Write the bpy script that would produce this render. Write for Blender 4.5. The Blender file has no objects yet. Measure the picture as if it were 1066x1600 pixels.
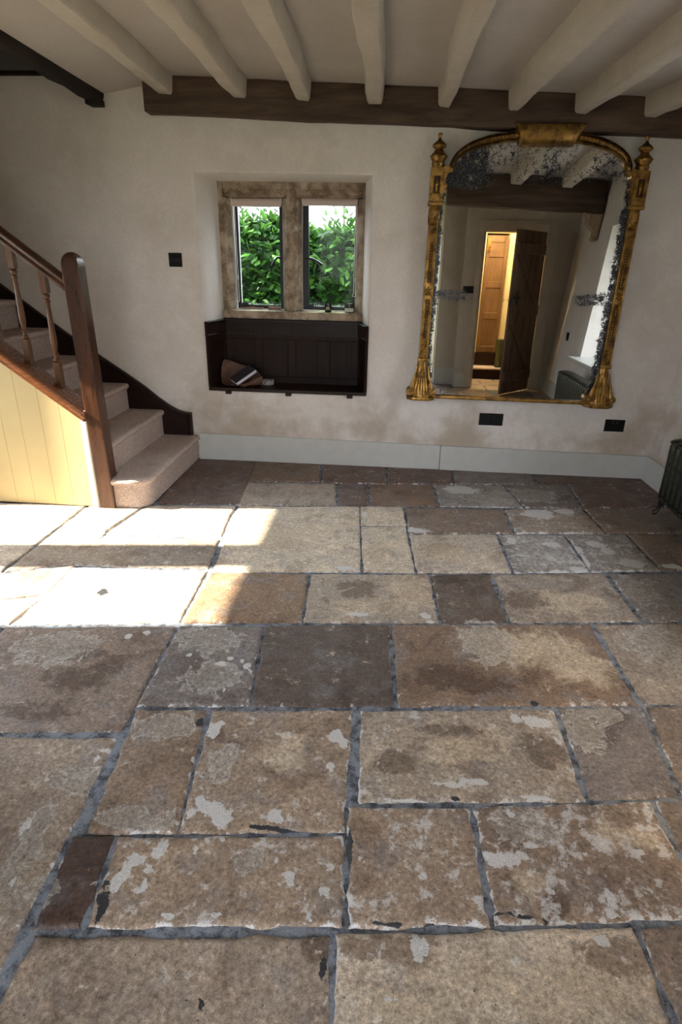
import bpy, bmesh, math, random
import numpy as np
from math import sin, cos, pi, radians, sqrt
from mathutils import Vector, Matrix
random.seed(7)
S = bpy.context.scene
COL = S.collection

# ------------------------------------------------------------------ helpers
def N(nt, typ, **kw):
    n = nt.nodes.new(typ)
    for k, v in kw.items():
        if k.startswith('i_'):
            n.inputs[int(k[2:])].default_value = v
        else:
            setattr(n, k, v)
    return n

class Mat:
    """small node-tree writer"""
    def __init__(self, name):
        self.m = bpy.data.materials.new(name); self.m.use_nodes = True
        self.nt = self.m.node_tree
        self.bsdf = self.nt.nodes['Principled BSDF']
        self.out = self.nt.nodes['Material Output']
    def link(self, a, b): self.nt.links.new(a, b)
    def inp(self, name, v):
        s = self.bsdf.inputs[name]
        if hasattr(v, 'is_linked'): self.link(v, s)
        else: s.default_value = v
    def coord(self, scale=(1, 1, 1), loc=(0, 0, 0)):
        tc = N(self.nt, 'ShaderNodeTexCoord'); mp = N(self.nt, 'ShaderNodeMapping')
        mp.inputs['Scale'].default_value = scale; mp.inputs['Location'].default_value = loc
        self.link(tc.outputs['Object'], mp.inputs['Vector']); return mp.outputs[0]
    def noise(self, scale, vec=None, detail=5, rough=.55, dist=0):
        n = N(self.nt, 'ShaderNodeTexNoise'); n.inputs['Scale'].default_value = scale
        n.inputs['Detail'].default_value = detail; n.inputs['Roughness'].default_value = rough
        n.inputs['Distortion'].default_value = dist
        self.link(vec if vec is not None else self.coord(), n.inputs['Vector']); return n.outputs['Fac']
    def voro(self, scale, vec=None, feature='F1'):
        n = N(self.nt, 'ShaderNodeTexVoronoi', feature=feature); n.inputs['Scale'].default_value = scale
        self.link(vec if vec is not None else self.coord(), n.inputs['Vector']); return n.outputs['Distance']
    def ramp(self, fac, stops):
        r = N(self.nt, 'ShaderNodeValToRGB'); e = r.color_ramp.elements
        while len(e) < len(stops): e.new(.5)
        for k, (p, c) in enumerate(stops):
            e[k].position = p
            e[k].color = (c, c, c, 1) if isinstance(c, (int, float)) else (*c, 1)
        self.link(fac, r.inputs[0]); return r.outputs[0]
    def step(self, v, a, b):
        n = N(self.nt, 'ShaderNodeMapRange'); n.interpolation_type = 'SMOOTHSTEP'
        n.inputs['From Min'].default_value = a; n.inputs['From Max'].default_value = b
        self.link(v, n.inputs['Value']); return n.outputs[0]
    def math(self, op, a, b=0.0, c=None):
        n = N(self.nt, 'ShaderNodeMath', operation=op)
        for k, v in enumerate((a, b) if c is None else (a, b, c)):
            if hasattr(v, 'is_linked'): self.link(v, n.inputs[k])
            else: n.inputs[k].default_value = v
        return n.outputs[0]
    def mix(self, fac, a, b, blend='MIX'):
        n = N(self.nt, 'ShaderNodeMix', data_type='RGBA', blend_type=blend)
        for s, v in ((n.inputs[0], fac), (n.inputs[6], a), (n.inputs[7], b)):
            if hasattr(v, 'is_linked'): self.link(v, s)
            elif isinstance(v, (int, float)): s.default_value = v
            else: s.default_value = (*v, 1)
        return n.outputs[2]
    def attr(self, name):
        n = N(self.nt, 'ShaderNodeAttribute'); n.attribute_name = name; return n
    def sep(self, c):
        n = N(self.nt, 'ShaderNodeSeparateColor'); self.link(c, n.inputs[0]); return n.outputs
    def sepxyz(self, v):
        n = N(self.nt, 'ShaderNodeSeparateXYZ'); self.link(v, n.inputs[0]); return n.outputs
    def bump(self, h, strength=.3, dist=.01):
        n = N(self.nt, 'ShaderNodeBump'); n.inputs['Strength'].default_value = strength
        n.inputs['Distance'].default_value = dist; self.link(h, n.inputs['Height'])
        self.link(n.outputs[0], self.bsdf.inputs['Normal'])

def simple(name, col, rough=.5, metal=0, var=.15, scale=30, bump=0, spec=.5, stretch=(1, 1, 1)):
    m = Mat(name)
    v = m.coord(stretch)
    n = m.noise(scale, v)
    lo = tuple(c * (1 - var * 1.6) for c in col); hi = tuple(min(1, c * (1 + var * 1.6)) for c in col)
    m.inp('Base Color', m.ramp(n, [(.25, lo), (.75, hi)]))
    m.inp('Roughness', rough); m.inp('Metallic', metal); m.inp('Specular IOR Level', spec)
    if bump: m.bump(m.noise(scale * 2, v), bump, .004)
    return m.m

WORLDLOC = {}
class MB:
    def __init__(self): self.bm = bmesh.new()
    def face(self, pts, mat=0):
        f = self.bm.faces.new([self.bm.verts.new(p) for p in pts]); f.material_index = mat; return f
    def box(self, x0, x1, y0, y1, z0, z1, M=None):
        if x0 > x1: x0, x1 = x1, x0
        if y0 > y1: y0, y1 = y1, y0
        if z0 > z1: z0, z1 = z1, z0
        c = [(x0, y0, z0), (x1, y0, z0), (x1, y1, z0), (x0, y1, z0), (x0, y0, z1), (x1, y0, z1), (x1, y1, z1), (x0, y1, z1)]
        return self.hexa(c, M)
    def hexa(self, c, M=None):
        v = [self.bm.verts.new((M @ Vector(p)) if M else p) for p in c]
        for q in ((3, 2, 1, 0), (4, 5, 6, 7), (0, 1, 5, 4), (1, 2, 6, 5), (2, 3, 7, 6), (3, 0, 4, 7)):
            self.bm.faces.new([v[i] for i in q])
        return self
    def prism(self, poly, axis, a, b, M=None):
        """poly of 2D points extruded along axis from a to b"""
        def P(p, t):
            if axis == 'y': q = (p[0], t, p[1])
            elif axis == 'x': q = (t, p[0], p[1])
            else: q = (p[0], p[1], t)
            return (M @ Vector(q)) if M else q
        A = [self.bm.verts.new(P(p, a)) for p in poly]; B = [self.bm.verts.new(P(p, b)) for p in poly]
        n = len(poly)
        self.bm.faces.new(A); self.bm.faces.new(B[::-1])
        for i in range(n):
            self.bm.faces.new([A[i], B[i], B[(i + 1) % n], A[(i + 1) % n]])
        return self
    def rings(self, rings, cap=True, closed=True):
        R = [[self.bm.verts.new(p) for p in r] for r in rings]
        n = len(R[0])
        for a, b in zip(R, R[1:]):
            for i in range(n if closed else n - 1):
                self.bm.faces.new([a[i], a[(i + 1) % n], b[(i + 1) % n], b[i]])
        if cap and closed:
            self.bm.faces.new(R[0][::-1]); self.bm.faces.new(R[-1])
        return self
    def lathe(self, prof, c=(0, 0, 0), seg=16, M=None):
        """prof: list of (radius, z)"""
        rs = []
        for r, z in prof:
            r = max(r, .0004)
            rs.append([Vector((c[0] + r * cos(2 * pi * k / seg), c[1] + r * sin(2 * pi * k / seg), c[2] + z)) for k in range(seg)])
        if M: rs = [[M @ p for p in r] for r in rs]
        return self.rings(rs)
    def tube(self, pts, r, seg=8):
        pts = [Vector(p) for p in pts]; rs = []
        rr = r if isinstance(r, (list, tuple)) else [r] * len(pts)
        up = Vector((0, 0, 1))
        for i, p in enumerate(pts):
            t = (pts[min(i + 1, len(pts) - 1)] - pts[max(i - 1, 0)]).normalized()
            u = up if abs(t.dot(up)) < .95 else Vector((0, 1, 0))
            a = t.cross(u).normalized(); b = t.cross(a)
            rs.append([p + rr[i] * (cos(2 * pi * k / seg) * a + sin(2 * pi * k / seg) * b) for k in range(seg)])
        return self.rings(rs)
    def sphere(self, c, r, seg=10, sc=(1, 1, 1)):
        prof = [(r * sin(pi * k / 6), -r * cos(pi * k / 6)) for k in range(7)]
        rs = []
        for q, z in prof:
            q = max(q, r * .02)
            rs.append([(c[0] + sc[0] * q * cos(2 * pi * k / seg), c[1] + sc[1] * q * sin(2 * pi * k / seg), c[2] + sc[2] * z) for k in range(seg)])
        return self.rings(rs)
    def bevel(self, w, seg=2, ang=30):
        bmesh.ops.recalc_face_normals(self.bm, faces=self.bm.faces)
        es = [e for e in self.bm.edges if len(e.link_faces) == 2 and e.calc_face_angle(0) > radians(ang)]
        bmesh.ops.bevel(self.bm, geom=es, offset=w, segments=seg, profile=.6, affect='EDGES', clamp_overlap=True)
        return self
    def build(self, name, mat, parent=None, smooth=False, kind=None, label=None):
        bmesh.ops.recalc_face_normals(self.bm, faces=self.bm.faces)
        me = bpy.data.meshes.new(name)
        base = Vector((0, 0, 0))
        if parent is not None: base = WORLDLOC[parent.name]
        self.bm.transform(Matrix.Translation(-base))
        self.bm.to_mesh(me); self.bm.free()
        for m in (mat if isinstance(mat, (list, tuple)) else [mat]): me.materials.append(m)
        if smooth:
            me.shade_smooth()
            try: me.set_sharp_from_angle(angle=radians(smooth if smooth is not True else 40))
            except Exception: pass
        o = bpy.data.objects.new(name, me); COL.objects.link(o)
        if parent is not None: o.parent = parent
        WORLDLOC[o.name] = base
        if kind: o['kind'] = kind
        if label: o['label'] = label
        return o

def tag(o, label, cat, group=None, kind=None):
    o['label'] = label; o['category'] = cat
    if group: o['group'] = group
    if kind: o['kind'] = kind
    return o
def thing(name, loc, label=None, cat=None, group=None, kind=None):
    o = bpy.data.objects.new(name, None); COL.objects.link(o); o.location = loc
    o.empty_display_size = .1
    WORLDLOC[o.name] = Vector(loc)
    if label: tag(o, label, cat, group, kind)
    elif kind: o['kind'] = kind
    return o
def tag_origin(o, loc):
    """move a single-mesh thing's origin to loc"""
    d = Vector(loc); o.data.transform(Matrix.Translation(-d)); o.location = d; return o

# ------------------------------------------------------------------ materials
def wood(name, dark, light, rough=.35, scale=6, axis='x', spec=.5, coat=0):
    m = Mat(name)
    st = {'x': (.12, 1, 1), 'y': (1, .12, 1), 'z': (1, 1, .12)}[axis]
    v = m.coord(st)
    n = m.noise(scale * 6, v, 8, .6, .6); f = m.noise(scale * 30, v, 4)
    c = m.ramp(m.math('ADD', m.math('MULTIPLY', n, .75), m.math('MULTIPLY', f, .25)), [(.33, dark), (.66, light)])
    m.inp('Base Color', c); m.inp('Roughness', m.ramp(f, [(0, rough * .8), (1, min(1, rough * 1.3))]))
    m.inp('Specular IOR Level', spec); m.inp('Coat Weight', coat); m.inp('Coat Roughness', .2)
    m.bump(n, .25, .004)
    return m.m

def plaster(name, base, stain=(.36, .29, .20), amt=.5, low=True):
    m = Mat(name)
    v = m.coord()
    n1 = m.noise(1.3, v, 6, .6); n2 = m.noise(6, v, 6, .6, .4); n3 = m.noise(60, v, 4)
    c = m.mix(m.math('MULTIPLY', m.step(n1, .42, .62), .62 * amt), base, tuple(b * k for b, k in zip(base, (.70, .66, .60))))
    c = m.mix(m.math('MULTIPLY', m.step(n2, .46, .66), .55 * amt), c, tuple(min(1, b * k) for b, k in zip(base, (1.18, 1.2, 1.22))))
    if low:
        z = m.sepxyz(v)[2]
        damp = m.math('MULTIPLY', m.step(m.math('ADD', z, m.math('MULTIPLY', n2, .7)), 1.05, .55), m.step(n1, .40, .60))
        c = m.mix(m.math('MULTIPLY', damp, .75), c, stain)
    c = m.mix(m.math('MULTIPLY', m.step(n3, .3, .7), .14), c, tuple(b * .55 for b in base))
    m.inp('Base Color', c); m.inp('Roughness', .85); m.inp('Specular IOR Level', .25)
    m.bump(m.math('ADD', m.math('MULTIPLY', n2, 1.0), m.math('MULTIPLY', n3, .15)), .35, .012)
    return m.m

M_wall = plaster('limewash_plaster', (.72, .68, .648))
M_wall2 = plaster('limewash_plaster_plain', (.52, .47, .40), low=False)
M_ceil = plaster('ceiling_plaster', (.50, .465, .43), amt=.35, low=False)
M_lowbounce = plaster('low_bounce_plaster', (.27, .25, .23), low=False)  # plaster darkened so the walls it covers bounce less light
M_joist = plaster('painted_joist', (.50, .45, .39), amt=.5, low=False)
M_skirt = simple('skirting_paint', (.50, .505, .48), .45, var=.04, scale=12, bump=.05)
M_beam = wood('old_dark_oak', (.030, .020, .015), (.13, .085, .06), .75, 2.2, 'x', .25)
M_beamy = wood('black_oak', (.010, .008, .007), (.028, .020, .016), .8, 2.2, 'y', .2)
M_dark = wood('dark_stained_oak', (.008, .0035, .0025), (.026, .011, .007), .40, 5, 'x', .20)
M_darkz = wood('dark_stained_oak_upright', (.006, .0028, .002), (.022, .009, .006), .45, 5, 'z', .14)
M_newel = wood('varnished_newel', (.018, .006, .0025), (.085, .030, .010), .28, 4, 'z', .5, .2)
M_cap = wood('sunlit_capping', (.13, .044, .015), (.21, .075, .025), .26, 4, 'x', .5, .4)  # lighter, glossier rail varnish; sunlight on the capping is put in the colour
M_rail = wood('varnished_rail', (.026, .008, .004), (.085, .030, .011), .3, 4, 'x', .5, .3)
M_bal = wood('varnished_baluster', (.055, .022, .009), (.17, .078, .030), .32, 5, 'z', .5, .2)
M_panel = simple('cream_panel_paint', (.62, .50, .25), .5, var=.03, scale=5)
M_white = simple('white_bead_paint', (.80, .76, .66), .5, var=.03, scale=10)
M_black = simple('black_iron', (.012, .012, .013), .45, .2, .2, 60)
M_plate = simple('black_switch_plate', (.006, .0055, .0055), .45, .0, .2, 60, 0, .2)
M_rock = simple('black_rocker', (.016, .015, .014), .35, 0, .1, 60, 0, .25)
M_blind = simple('blind_fabric', (.62, .52, .48), .9, var=.06, scale=200, bump=.1)
M_chain = simple('white_bead_chain', (.7, .69, .66), .4, var=.05)
M_bronze = simple('bronze_stay', (.28, .15, .12), .45, .4, .2, 40)
M_leather = simple('brown_leather', (.080, .036, .022), .5, 0, .35, 25, .4)
M_paper = simple('book_pages', (.50, .52, .60), .8, var=.08, scale=200, stretch=(1, 1, 8))
M_cover = simple('navy_book_cover', (.030, .026, .032), .55, var=.2)
M_dkdoor = wood('dark_plank_door', (.060, .036, .024), (.19, .12, .075), .55, 3, 'z', .3)
M_pine = wood('orange_pine_door', (.10, .052, .024), (.21, .118, .055), .45, 3, 'z')
M_cream = simple('cream_hall_paint', (.75, .66, .42), .6, var=.04, scale=6)
M_frame = simple('door_frame_paint', (.52, .46, .37), .5, var=.05, scale=10)
M_boot = simple('olive_rubber', (.075, .085, .035), .4, 0, .15, 20)
M_corb = wood('carved_corbel', (.22, .15, .09), (.46, .36, .25), .7, 4, 'z', .3)
M_iron = simple('cast_iron_bronze', (.030, .031, .022), .38, .75, .5, 40, .5)
M_candleglass = simple('dark_candle_glass', (.015, .02, .018), .12, 0, .1)
M_label = simple('pale_label', (.62, .62, .56), .7, var=.04)
M_labelt = simple('tan_label', (.42, .33, .24), .7, var=.06)

def carpet():
    m = Mat('beige_carpet'); v = m.coord()
    n = m.noise(190, v, 3, .75); b = m.noise(90, v, 3); big = m.noise(5, v, 3)
    c = m.mix(m.step(n, .3, .72), (.27, .20, .165), (.70, .58, .51))
    c = m.mix(m.math('MULTIPLY', m.step(big, .4, .7), .3), c, (.30, .225, .18))
    m.inp('Base Color', c); m.inp('Roughness', 1.0); m.inp('Specular IOR Level', .05)
    m.bump(m.math('ADD', n, b), .8, .006); return m.m
M_carpet = carpet()

def stone_frame():
    m = Mat('window_limestone'); v = m.coord()
    n = m.noise(9, v, 8, .65, .3); f = m.noise(55, v, 5, .7); k = m.voro(45, v)
    c = m.mix(m.step(n, .36, .64), (.185, .135, .095), (.46, .375, .285))
    c = m.mix(m.math('MULTIPLY', m.step(f, .55, .72), .55), c, (.10, .07, .05))
    c = m.mix(m.math('MULTIPLY', m.step(m.noise(14, v, 6), .60, .68), .6), c, (.56, .50, .42))
    m.inp('Base Color', c); m.inp('Roughness', .9); m.inp('Specular IOR Level', .2)
    m.bump(m.math('ADD', n, m.math('MULTIPLY', f, .6)), .7, .008); return m.m
M_stone = stone_frame()

def gilt():
    m = Mat('antique_gilt'); v = m.coord()
    n = m.noise(22, v, 6, .65); f = m.noise(120, v, 4)
    wear = m.step(m.math('ADD', m.math('MULTIPLY', n, .75), m.math('MULTIPLY', f, .25)), .34, .60)
    c = m.mix(wear, (.085, .042, .013), (.40, .225, .058))
    m.inp('Base Color', c); m.inp('Metallic', .82)
    m.inp('Roughness', m.ramp(wear, [(0, .55), (1, .30)]))
    m.bump(m.math('ADD', n, m.math('MULTIPLY', f, .5)), .35, .005); return m.m
M_gilt = gilt()
M_giltdark = simple('recess_shade_gilt', (.060, .030, .011), .5, .6, .4, 40, .3)  # darker gilt paints shade into the recesses behind the carving

def glass(name, cond):
    """clear pane with condensation: cond = list of (cx, cz, rx, rz, strength) in object space"""
    m = Mat(name); nt = m.nt; v = m.coord(); s = m.sepxyz(v)
    nt.nodes.remove(m.bsdf)
    tr = N(nt, 'ShaderNodeBsdfTransparent'); tr.inputs[0].default_value = (.97, .985, .98, 1)
    gl = N(nt, 'ShaderNodeBsdfGlossy'); gl.inputs['Roughness'].default_value = .02
    fr = N(nt, 'ShaderNodeFresnel'); fr.inputs['IOR'].default_value = 1.14
    m1 = N(nt, 'ShaderNodeMixShader'); m.link(fr.outputs[0], m1.inputs[0]); m.link(tr.outputs[0], m1.inputs[1]); m.link(gl.outputs[0], m1.inputs[2])
    rf = N(nt, 'ShaderNodeBsdfRefraction'); rf.inputs['IOR'].default_value = 1.01; rf.inputs['Roughness'].default_value = .09
    rf.inputs[0].default_value = (.70, .84, .62, 1)
    tl = N(nt, 'ShaderNodeBsdfTranslucent'); tl.inputs[0].default_value = (.8, .85, .85, 1)
    nz = m.noise(12, v, 6, .6); drops = m.noise(150, v, 2)
    tot = None
    for cx, cz, rx, rz, st in cond:
        d = m.math('SQRT', m.math('ADD', m.math('POWER', m.math('DIVIDE', m.math('SUBTRACT', s[0], cx), rx), 2), m.math('POWER', m.math('DIVIDE', m.math('SUBTRACT', s[2], cz), rz), 2)))
        k = m.math('MULTIPLY', m.step(m.math('ADD', d, m.math('MULTIPLY', nz, .7)), 1.5, .95), st)
        tot = k if tot is None else m.math('MAXIMUM', tot, k)
    m2 = N(nt, 'ShaderNodeMixShader'); m.link(tot, m2.inputs[0]); m.link(m1.outputs[0], m2.inputs[1]); m.link(rf.outputs[0], m2.inputs[2])
    edge = m.math('MULTIPLY', m.step(m.math('ADD', s[2], m.math('MULTIPLY', nz, .09)), .165, .100), m.step(drops, .50, .62))
    m3 = N(nt, 'ShaderNodeMixShader'); m.link(m.math('MULTIPLY', edge, .45), m3.inputs[0]); m.link(m2.outputs[0], m3.inputs[1]); m.link(tl.outputs[0], m3.inputs[2])
    m.link(m3.outputs[0], m.out.inputs[0]); return m.m

def plain_glass():
    m = Mat('clear_pane'); nt = m.nt; nt.nodes.remove(m.bsdf)
    tr = N(nt, 'ShaderNodeBsdfTransparent'); gl = N(nt, 'ShaderNodeBsdfGlossy'); gl.inputs['Roughness'].default_value = .02
    fr = N(nt, 'ShaderNodeFresnel'); fr.inputs['IOR'].default_value = 1.14
    m1 = N(nt, 'ShaderNodeMixShader'); m.link(fr.outputs[0], m1.inputs[0]); m.link(tr.outputs[0], m1.inputs[1]); m.link(gl.outputs[0], m1.inputs[2])
    m.link(m1.outputs[0], m.out.inputs[0]); return m.m
M_clear = plain_glass()

# ------------------------------------------------------------------ floor
TONES = dict(tan1=(.30, .215, .145), tan2=(.30, .228, .168), tan3=(.33, .26, .19), tan4=(.30, .24, .185),
             pale1=(.46, .375, .28), pale2=(.50, .415, .30), pale3=(.44, .365, .28),
             brown1=(.20, .128, .080), brown2=(.24, .165, .108), brown3=(.20, .145, .105), brown4=(.23, .17, .13),
             dark1=(.095, .066, .050), dark2=(.13, .092, .068), red=(.080, .042, .028), red2=(.135, .082, .060),
             orange=(.24, .145, .075), grey1=(.175, .145, .13), grey2=(.17, .140, .125), grey3=(.21, .18, .165), grey4=(.26, .235, .215))
SLABS = [
 ('tan2', 0.25, [(-0.761, 0.836), (-0.069, 0.905), (-0.045, 0.6), (-0.747, 0.534)]),
 ('pale1', 0.45, [(-0.066, 0.906), (0.646, 0.993), (0.665, 0.666), (-0.042, 0.6)]),
 ('brown3', 0.35, [(0.654, 0.995), (1.295, 1.073), (1.222, 0.718), (0.671, 0.667)]),
 ('red', 0.15, [(-0.801, 1.088), (-0.68, 1.101), (-0.655, 0.854), (-0.77, 0.843)]),
 ('tan1', 0.6, [(-0.678, 1.101), (-0.059, 1.169), (-0.039, 0.916), (-0.65, 0.855)]),
 ('tan1', 0.7, [(-0.062, 1.259), (0.294, 1.295), (0.306, 0.952), (-0.036, 0.916)]),
 ('brown2', 0.75, [(0.3, 1.296), (0.832, 1.373), (0.843, 1.021), (0.311, 0.953)]),
 ('brown3', 0.4, [(0.841, 1.374), (1.381, 1.441), (1.298, 1.076), (0.851, 1.022)]),
 ('brown2', 0.25, [(-0.821, 1.583), (-0.575, 1.609), (-0.521, 1.12), (-0.765, 1.096)]),
 ('tan1', 0.5, [(-0.564, 1.614), (-0.069, 1.664), (-0.058, 1.171), (-0.514, 1.121)]),
 ('tan3', 0.5, [(-0.048, 1.666), (0.64, 1.75), (0.639, 1.344), (-0.035, 1.266)]),
 ('grey2', 0.2, [(0.654, 1.751), (0.958, 1.794), (0.922, 1.387), (0.65, 1.35)]),
 ('brown3', 0.2, [(0.97, 1.795), (1.494, 1.862), (1.405, 1.45), (0.929, 1.387)]),
 ('tan2', 0.4, [(-1.619, 1.376), (-0.826, 1.454), (-0.783, 0.729), (-1.473, 0.662)]),
 ('tan2', 0.3, [(-1.467, 0.657), (-0.784, 0.722), (-0.78, 0.531), (-1.534, 0.461)]),
 ('brown4', 0.3, [(-1.57, 2.008), (-0.856, 2.099), (-0.823, 1.472), (-1.465, 1.404)]),
 ('brown4', 0.3, [(-2.237, 1.932), (-1.58, 2.007), (-1.475, 1.403), (-2.094, 1.337)]),
 ('grey1', 0.35, [(-0.845, 2.101), (-0.488, 2.141), (-0.438, 1.637), (-0.828, 1.595)]),
 ('dark1', 0.12, [(-0.483, 2.147), (0.051, 2.213), (0.075, 1.692), (-0.432, 1.638)]),
 ('brown1', 0.25, [(0.057, 2.214), (0.935, 2.32), (0.951, 1.793), (0.084, 1.693)]),
 ('tan4', 0.25, [(0.944, 2.32), (1.707, 2.423), (1.638, 1.881), (0.967, 1.798)]),
 ('orange', 0.2, [(-0.848, 2.568), (-0.356, 2.621), (-0.33, 2.179), (-0.843, 2.12)]),
 ('tan3', 0.3, [(-0.35, 2.622), (0.246, 2.687), (0.268, 2.243), (-0.325, 2.18)]),
 ('dark2', 0.15, [(0.253, 2.688), (0.557, 2.725), (0.572, 2.283), (0.274, 2.244)]),
 ('tan4', 0.2, [(0.564, 2.726), (1.145, 2.809), (1.17, 2.357), (0.577, 2.284)]),
 ('grey3', 0.3, [(1.155, 2.811), (1.835, 2.9), (1.812, 2.441), (1.178, 2.358)]),
 ('pale2', 0.3, [(-0.921, 3.441), (-0.154, 3.532), (-0.098, 2.666), (-0.843, 2.576)]),
 ('pale2', 0.3, [(-0.15, 3.533), (0.128, 3.559), (0.144, 3.278), (-0.13, 3.243)]),
 ('pale2', 0.35, [(-0.129, 3.234), (0.14, 3.268), (0.179, 2.693), (-0.092, 2.667)]),
 ('brown3', 0.4, [(0.136, 3.56), (0.765, 3.611), (0.764, 3.239), (0.149, 3.152)]),
 ('tan4', 0.6, [(0.773, 3.612), (1.279, 3.689), (1.308, 3.308), (0.771, 3.24)]),
 ('brown3', 0.3, [(1.287, 3.69), (2.18, 3.831), (2.206, 3.422), (1.316, 3.309)]),
 ('pale3', 0.35, [(0.152, 3.143), (0.661, 3.217), (0.671, 2.752), (0.186, 2.693)]),
 ('grey4', 0.75, [(0.668, 3.218), (1.055, 3.267), (1.075, 2.808), (0.677, 2.753)]),
 ('grey4', 0.7, [(1.063, 3.268), (1.423, 3.314), (1.45, 2.867), (1.081, 2.808)]),
 ('brown3', 0.2, [(1.431, 3.314), (2.24, 3.417), (2.223, 2.968), (1.457, 2.868)]),
 ('tan4', 0.3, [(-0.964, 3.877), (-0.348, 3.936), (-0.302, 3.534), (-0.931, 3.451)]),
 ('red2', 0.2, [(-0.338, 3.924), (-0.119, 3.954), (-0.097, 3.551), (-0.294, 3.535)]),
 ('brown1', 0.25, [(-0.11, 3.955), (0.335, 4.004), (0.35, 3.61), (-0.089, 3.552)]),
 ('grey4', 0.5, [(0.344, 4.005), (0.836, 4.073), (0.906, 3.651), (0.359, 3.611)]),
 ('grey2', 0.45, [(0.845, 4.074), (1.299, 4.164), (1.286, 3.701), (0.914, 3.652)]),
 ('red2', 0.3, [(1.308, 4.165), (2.142, 4.321), (2.191, 3.854), (1.295, 3.702)]),
 ('red2', 0.2, [(-1.529, 4.408), (-1.023, 4.482), (-0.908, 3.475), (-1.444, 3.404)]),
 ('brown1', 0.25, [(-1.013, 4.484), (-0.514, 4.557), (-0.459, 3.96), (-0.967, 3.889)]),
 ('red2', 0.4, [(-0.504, 4.558), (-0.004, 4.632), (0.011, 3.985), (-0.447, 3.935)]),
 ('red2', 0.4, [(0.006, 4.633), (0.514, 4.708), (0.481, 4.037), (0.02, 3.987)]),
 ('grey2', 0.3, [(0.524, 4.71), (1.128, 4.798), (1.078, 4.12), (0.491, 4.038)]),
 ('red2', 0.3, [(1.139, 4.8), (2.531, 5.005), (2.335, 4.348), (1.09, 4.135)]),
 ('pale3', 0.3, [(-1.487, 3.377), (-0.933, 3.44), (-0.903, 2.984), (-1.559, 2.943)]),
 ('tan4', 0.3, [(-1.558, 2.918), (-0.9, 2.959), (-0.863, 2.607), (-1.596, 2.559)]),
 ('pale3', 0.35, [(-1.595, 2.546), (-0.862, 2.594), (-0.849, 2.12), (-1.541, 2.026)]),
 ('tan4', 0.3, [(-1.853, 3.003), (-1.552, 2.953), (-1.536, 2.581), (-1.86, 2.453)]),
 ('pale3', 0.3, [(-1.845, 3.34), (-1.495, 3.376), (-1.57, 2.959), (-1.855, 3.021)]),
 ('pale3', 0.3, [(-2.486, 3.287), (-1.853, 3.339), (-1.866, 2.452), (-2.205, 2.411)]),
 ('tan4', 0.3, [(-1.858, 2.433), (-1.535, 2.567), (-1.523, 2.277), (-1.99, 2.127)]),
 ('pale3', 0.3, [(-1.983, 2.117), (-1.52, 2.26), (-1.557, 2.024), (-2.145, 1.957)]),
 ('tan4', 0.3, [(-3.253, 3.185), (-2.501, 3.285), (-2.22, 2.409), (-3.135, 2.299)]),
 ('tan4', 0.3, [(-3.122, 2.287), (-2.214, 2.397), (-2.158, 1.955), (-3.197, 1.836)]),
]
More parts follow.
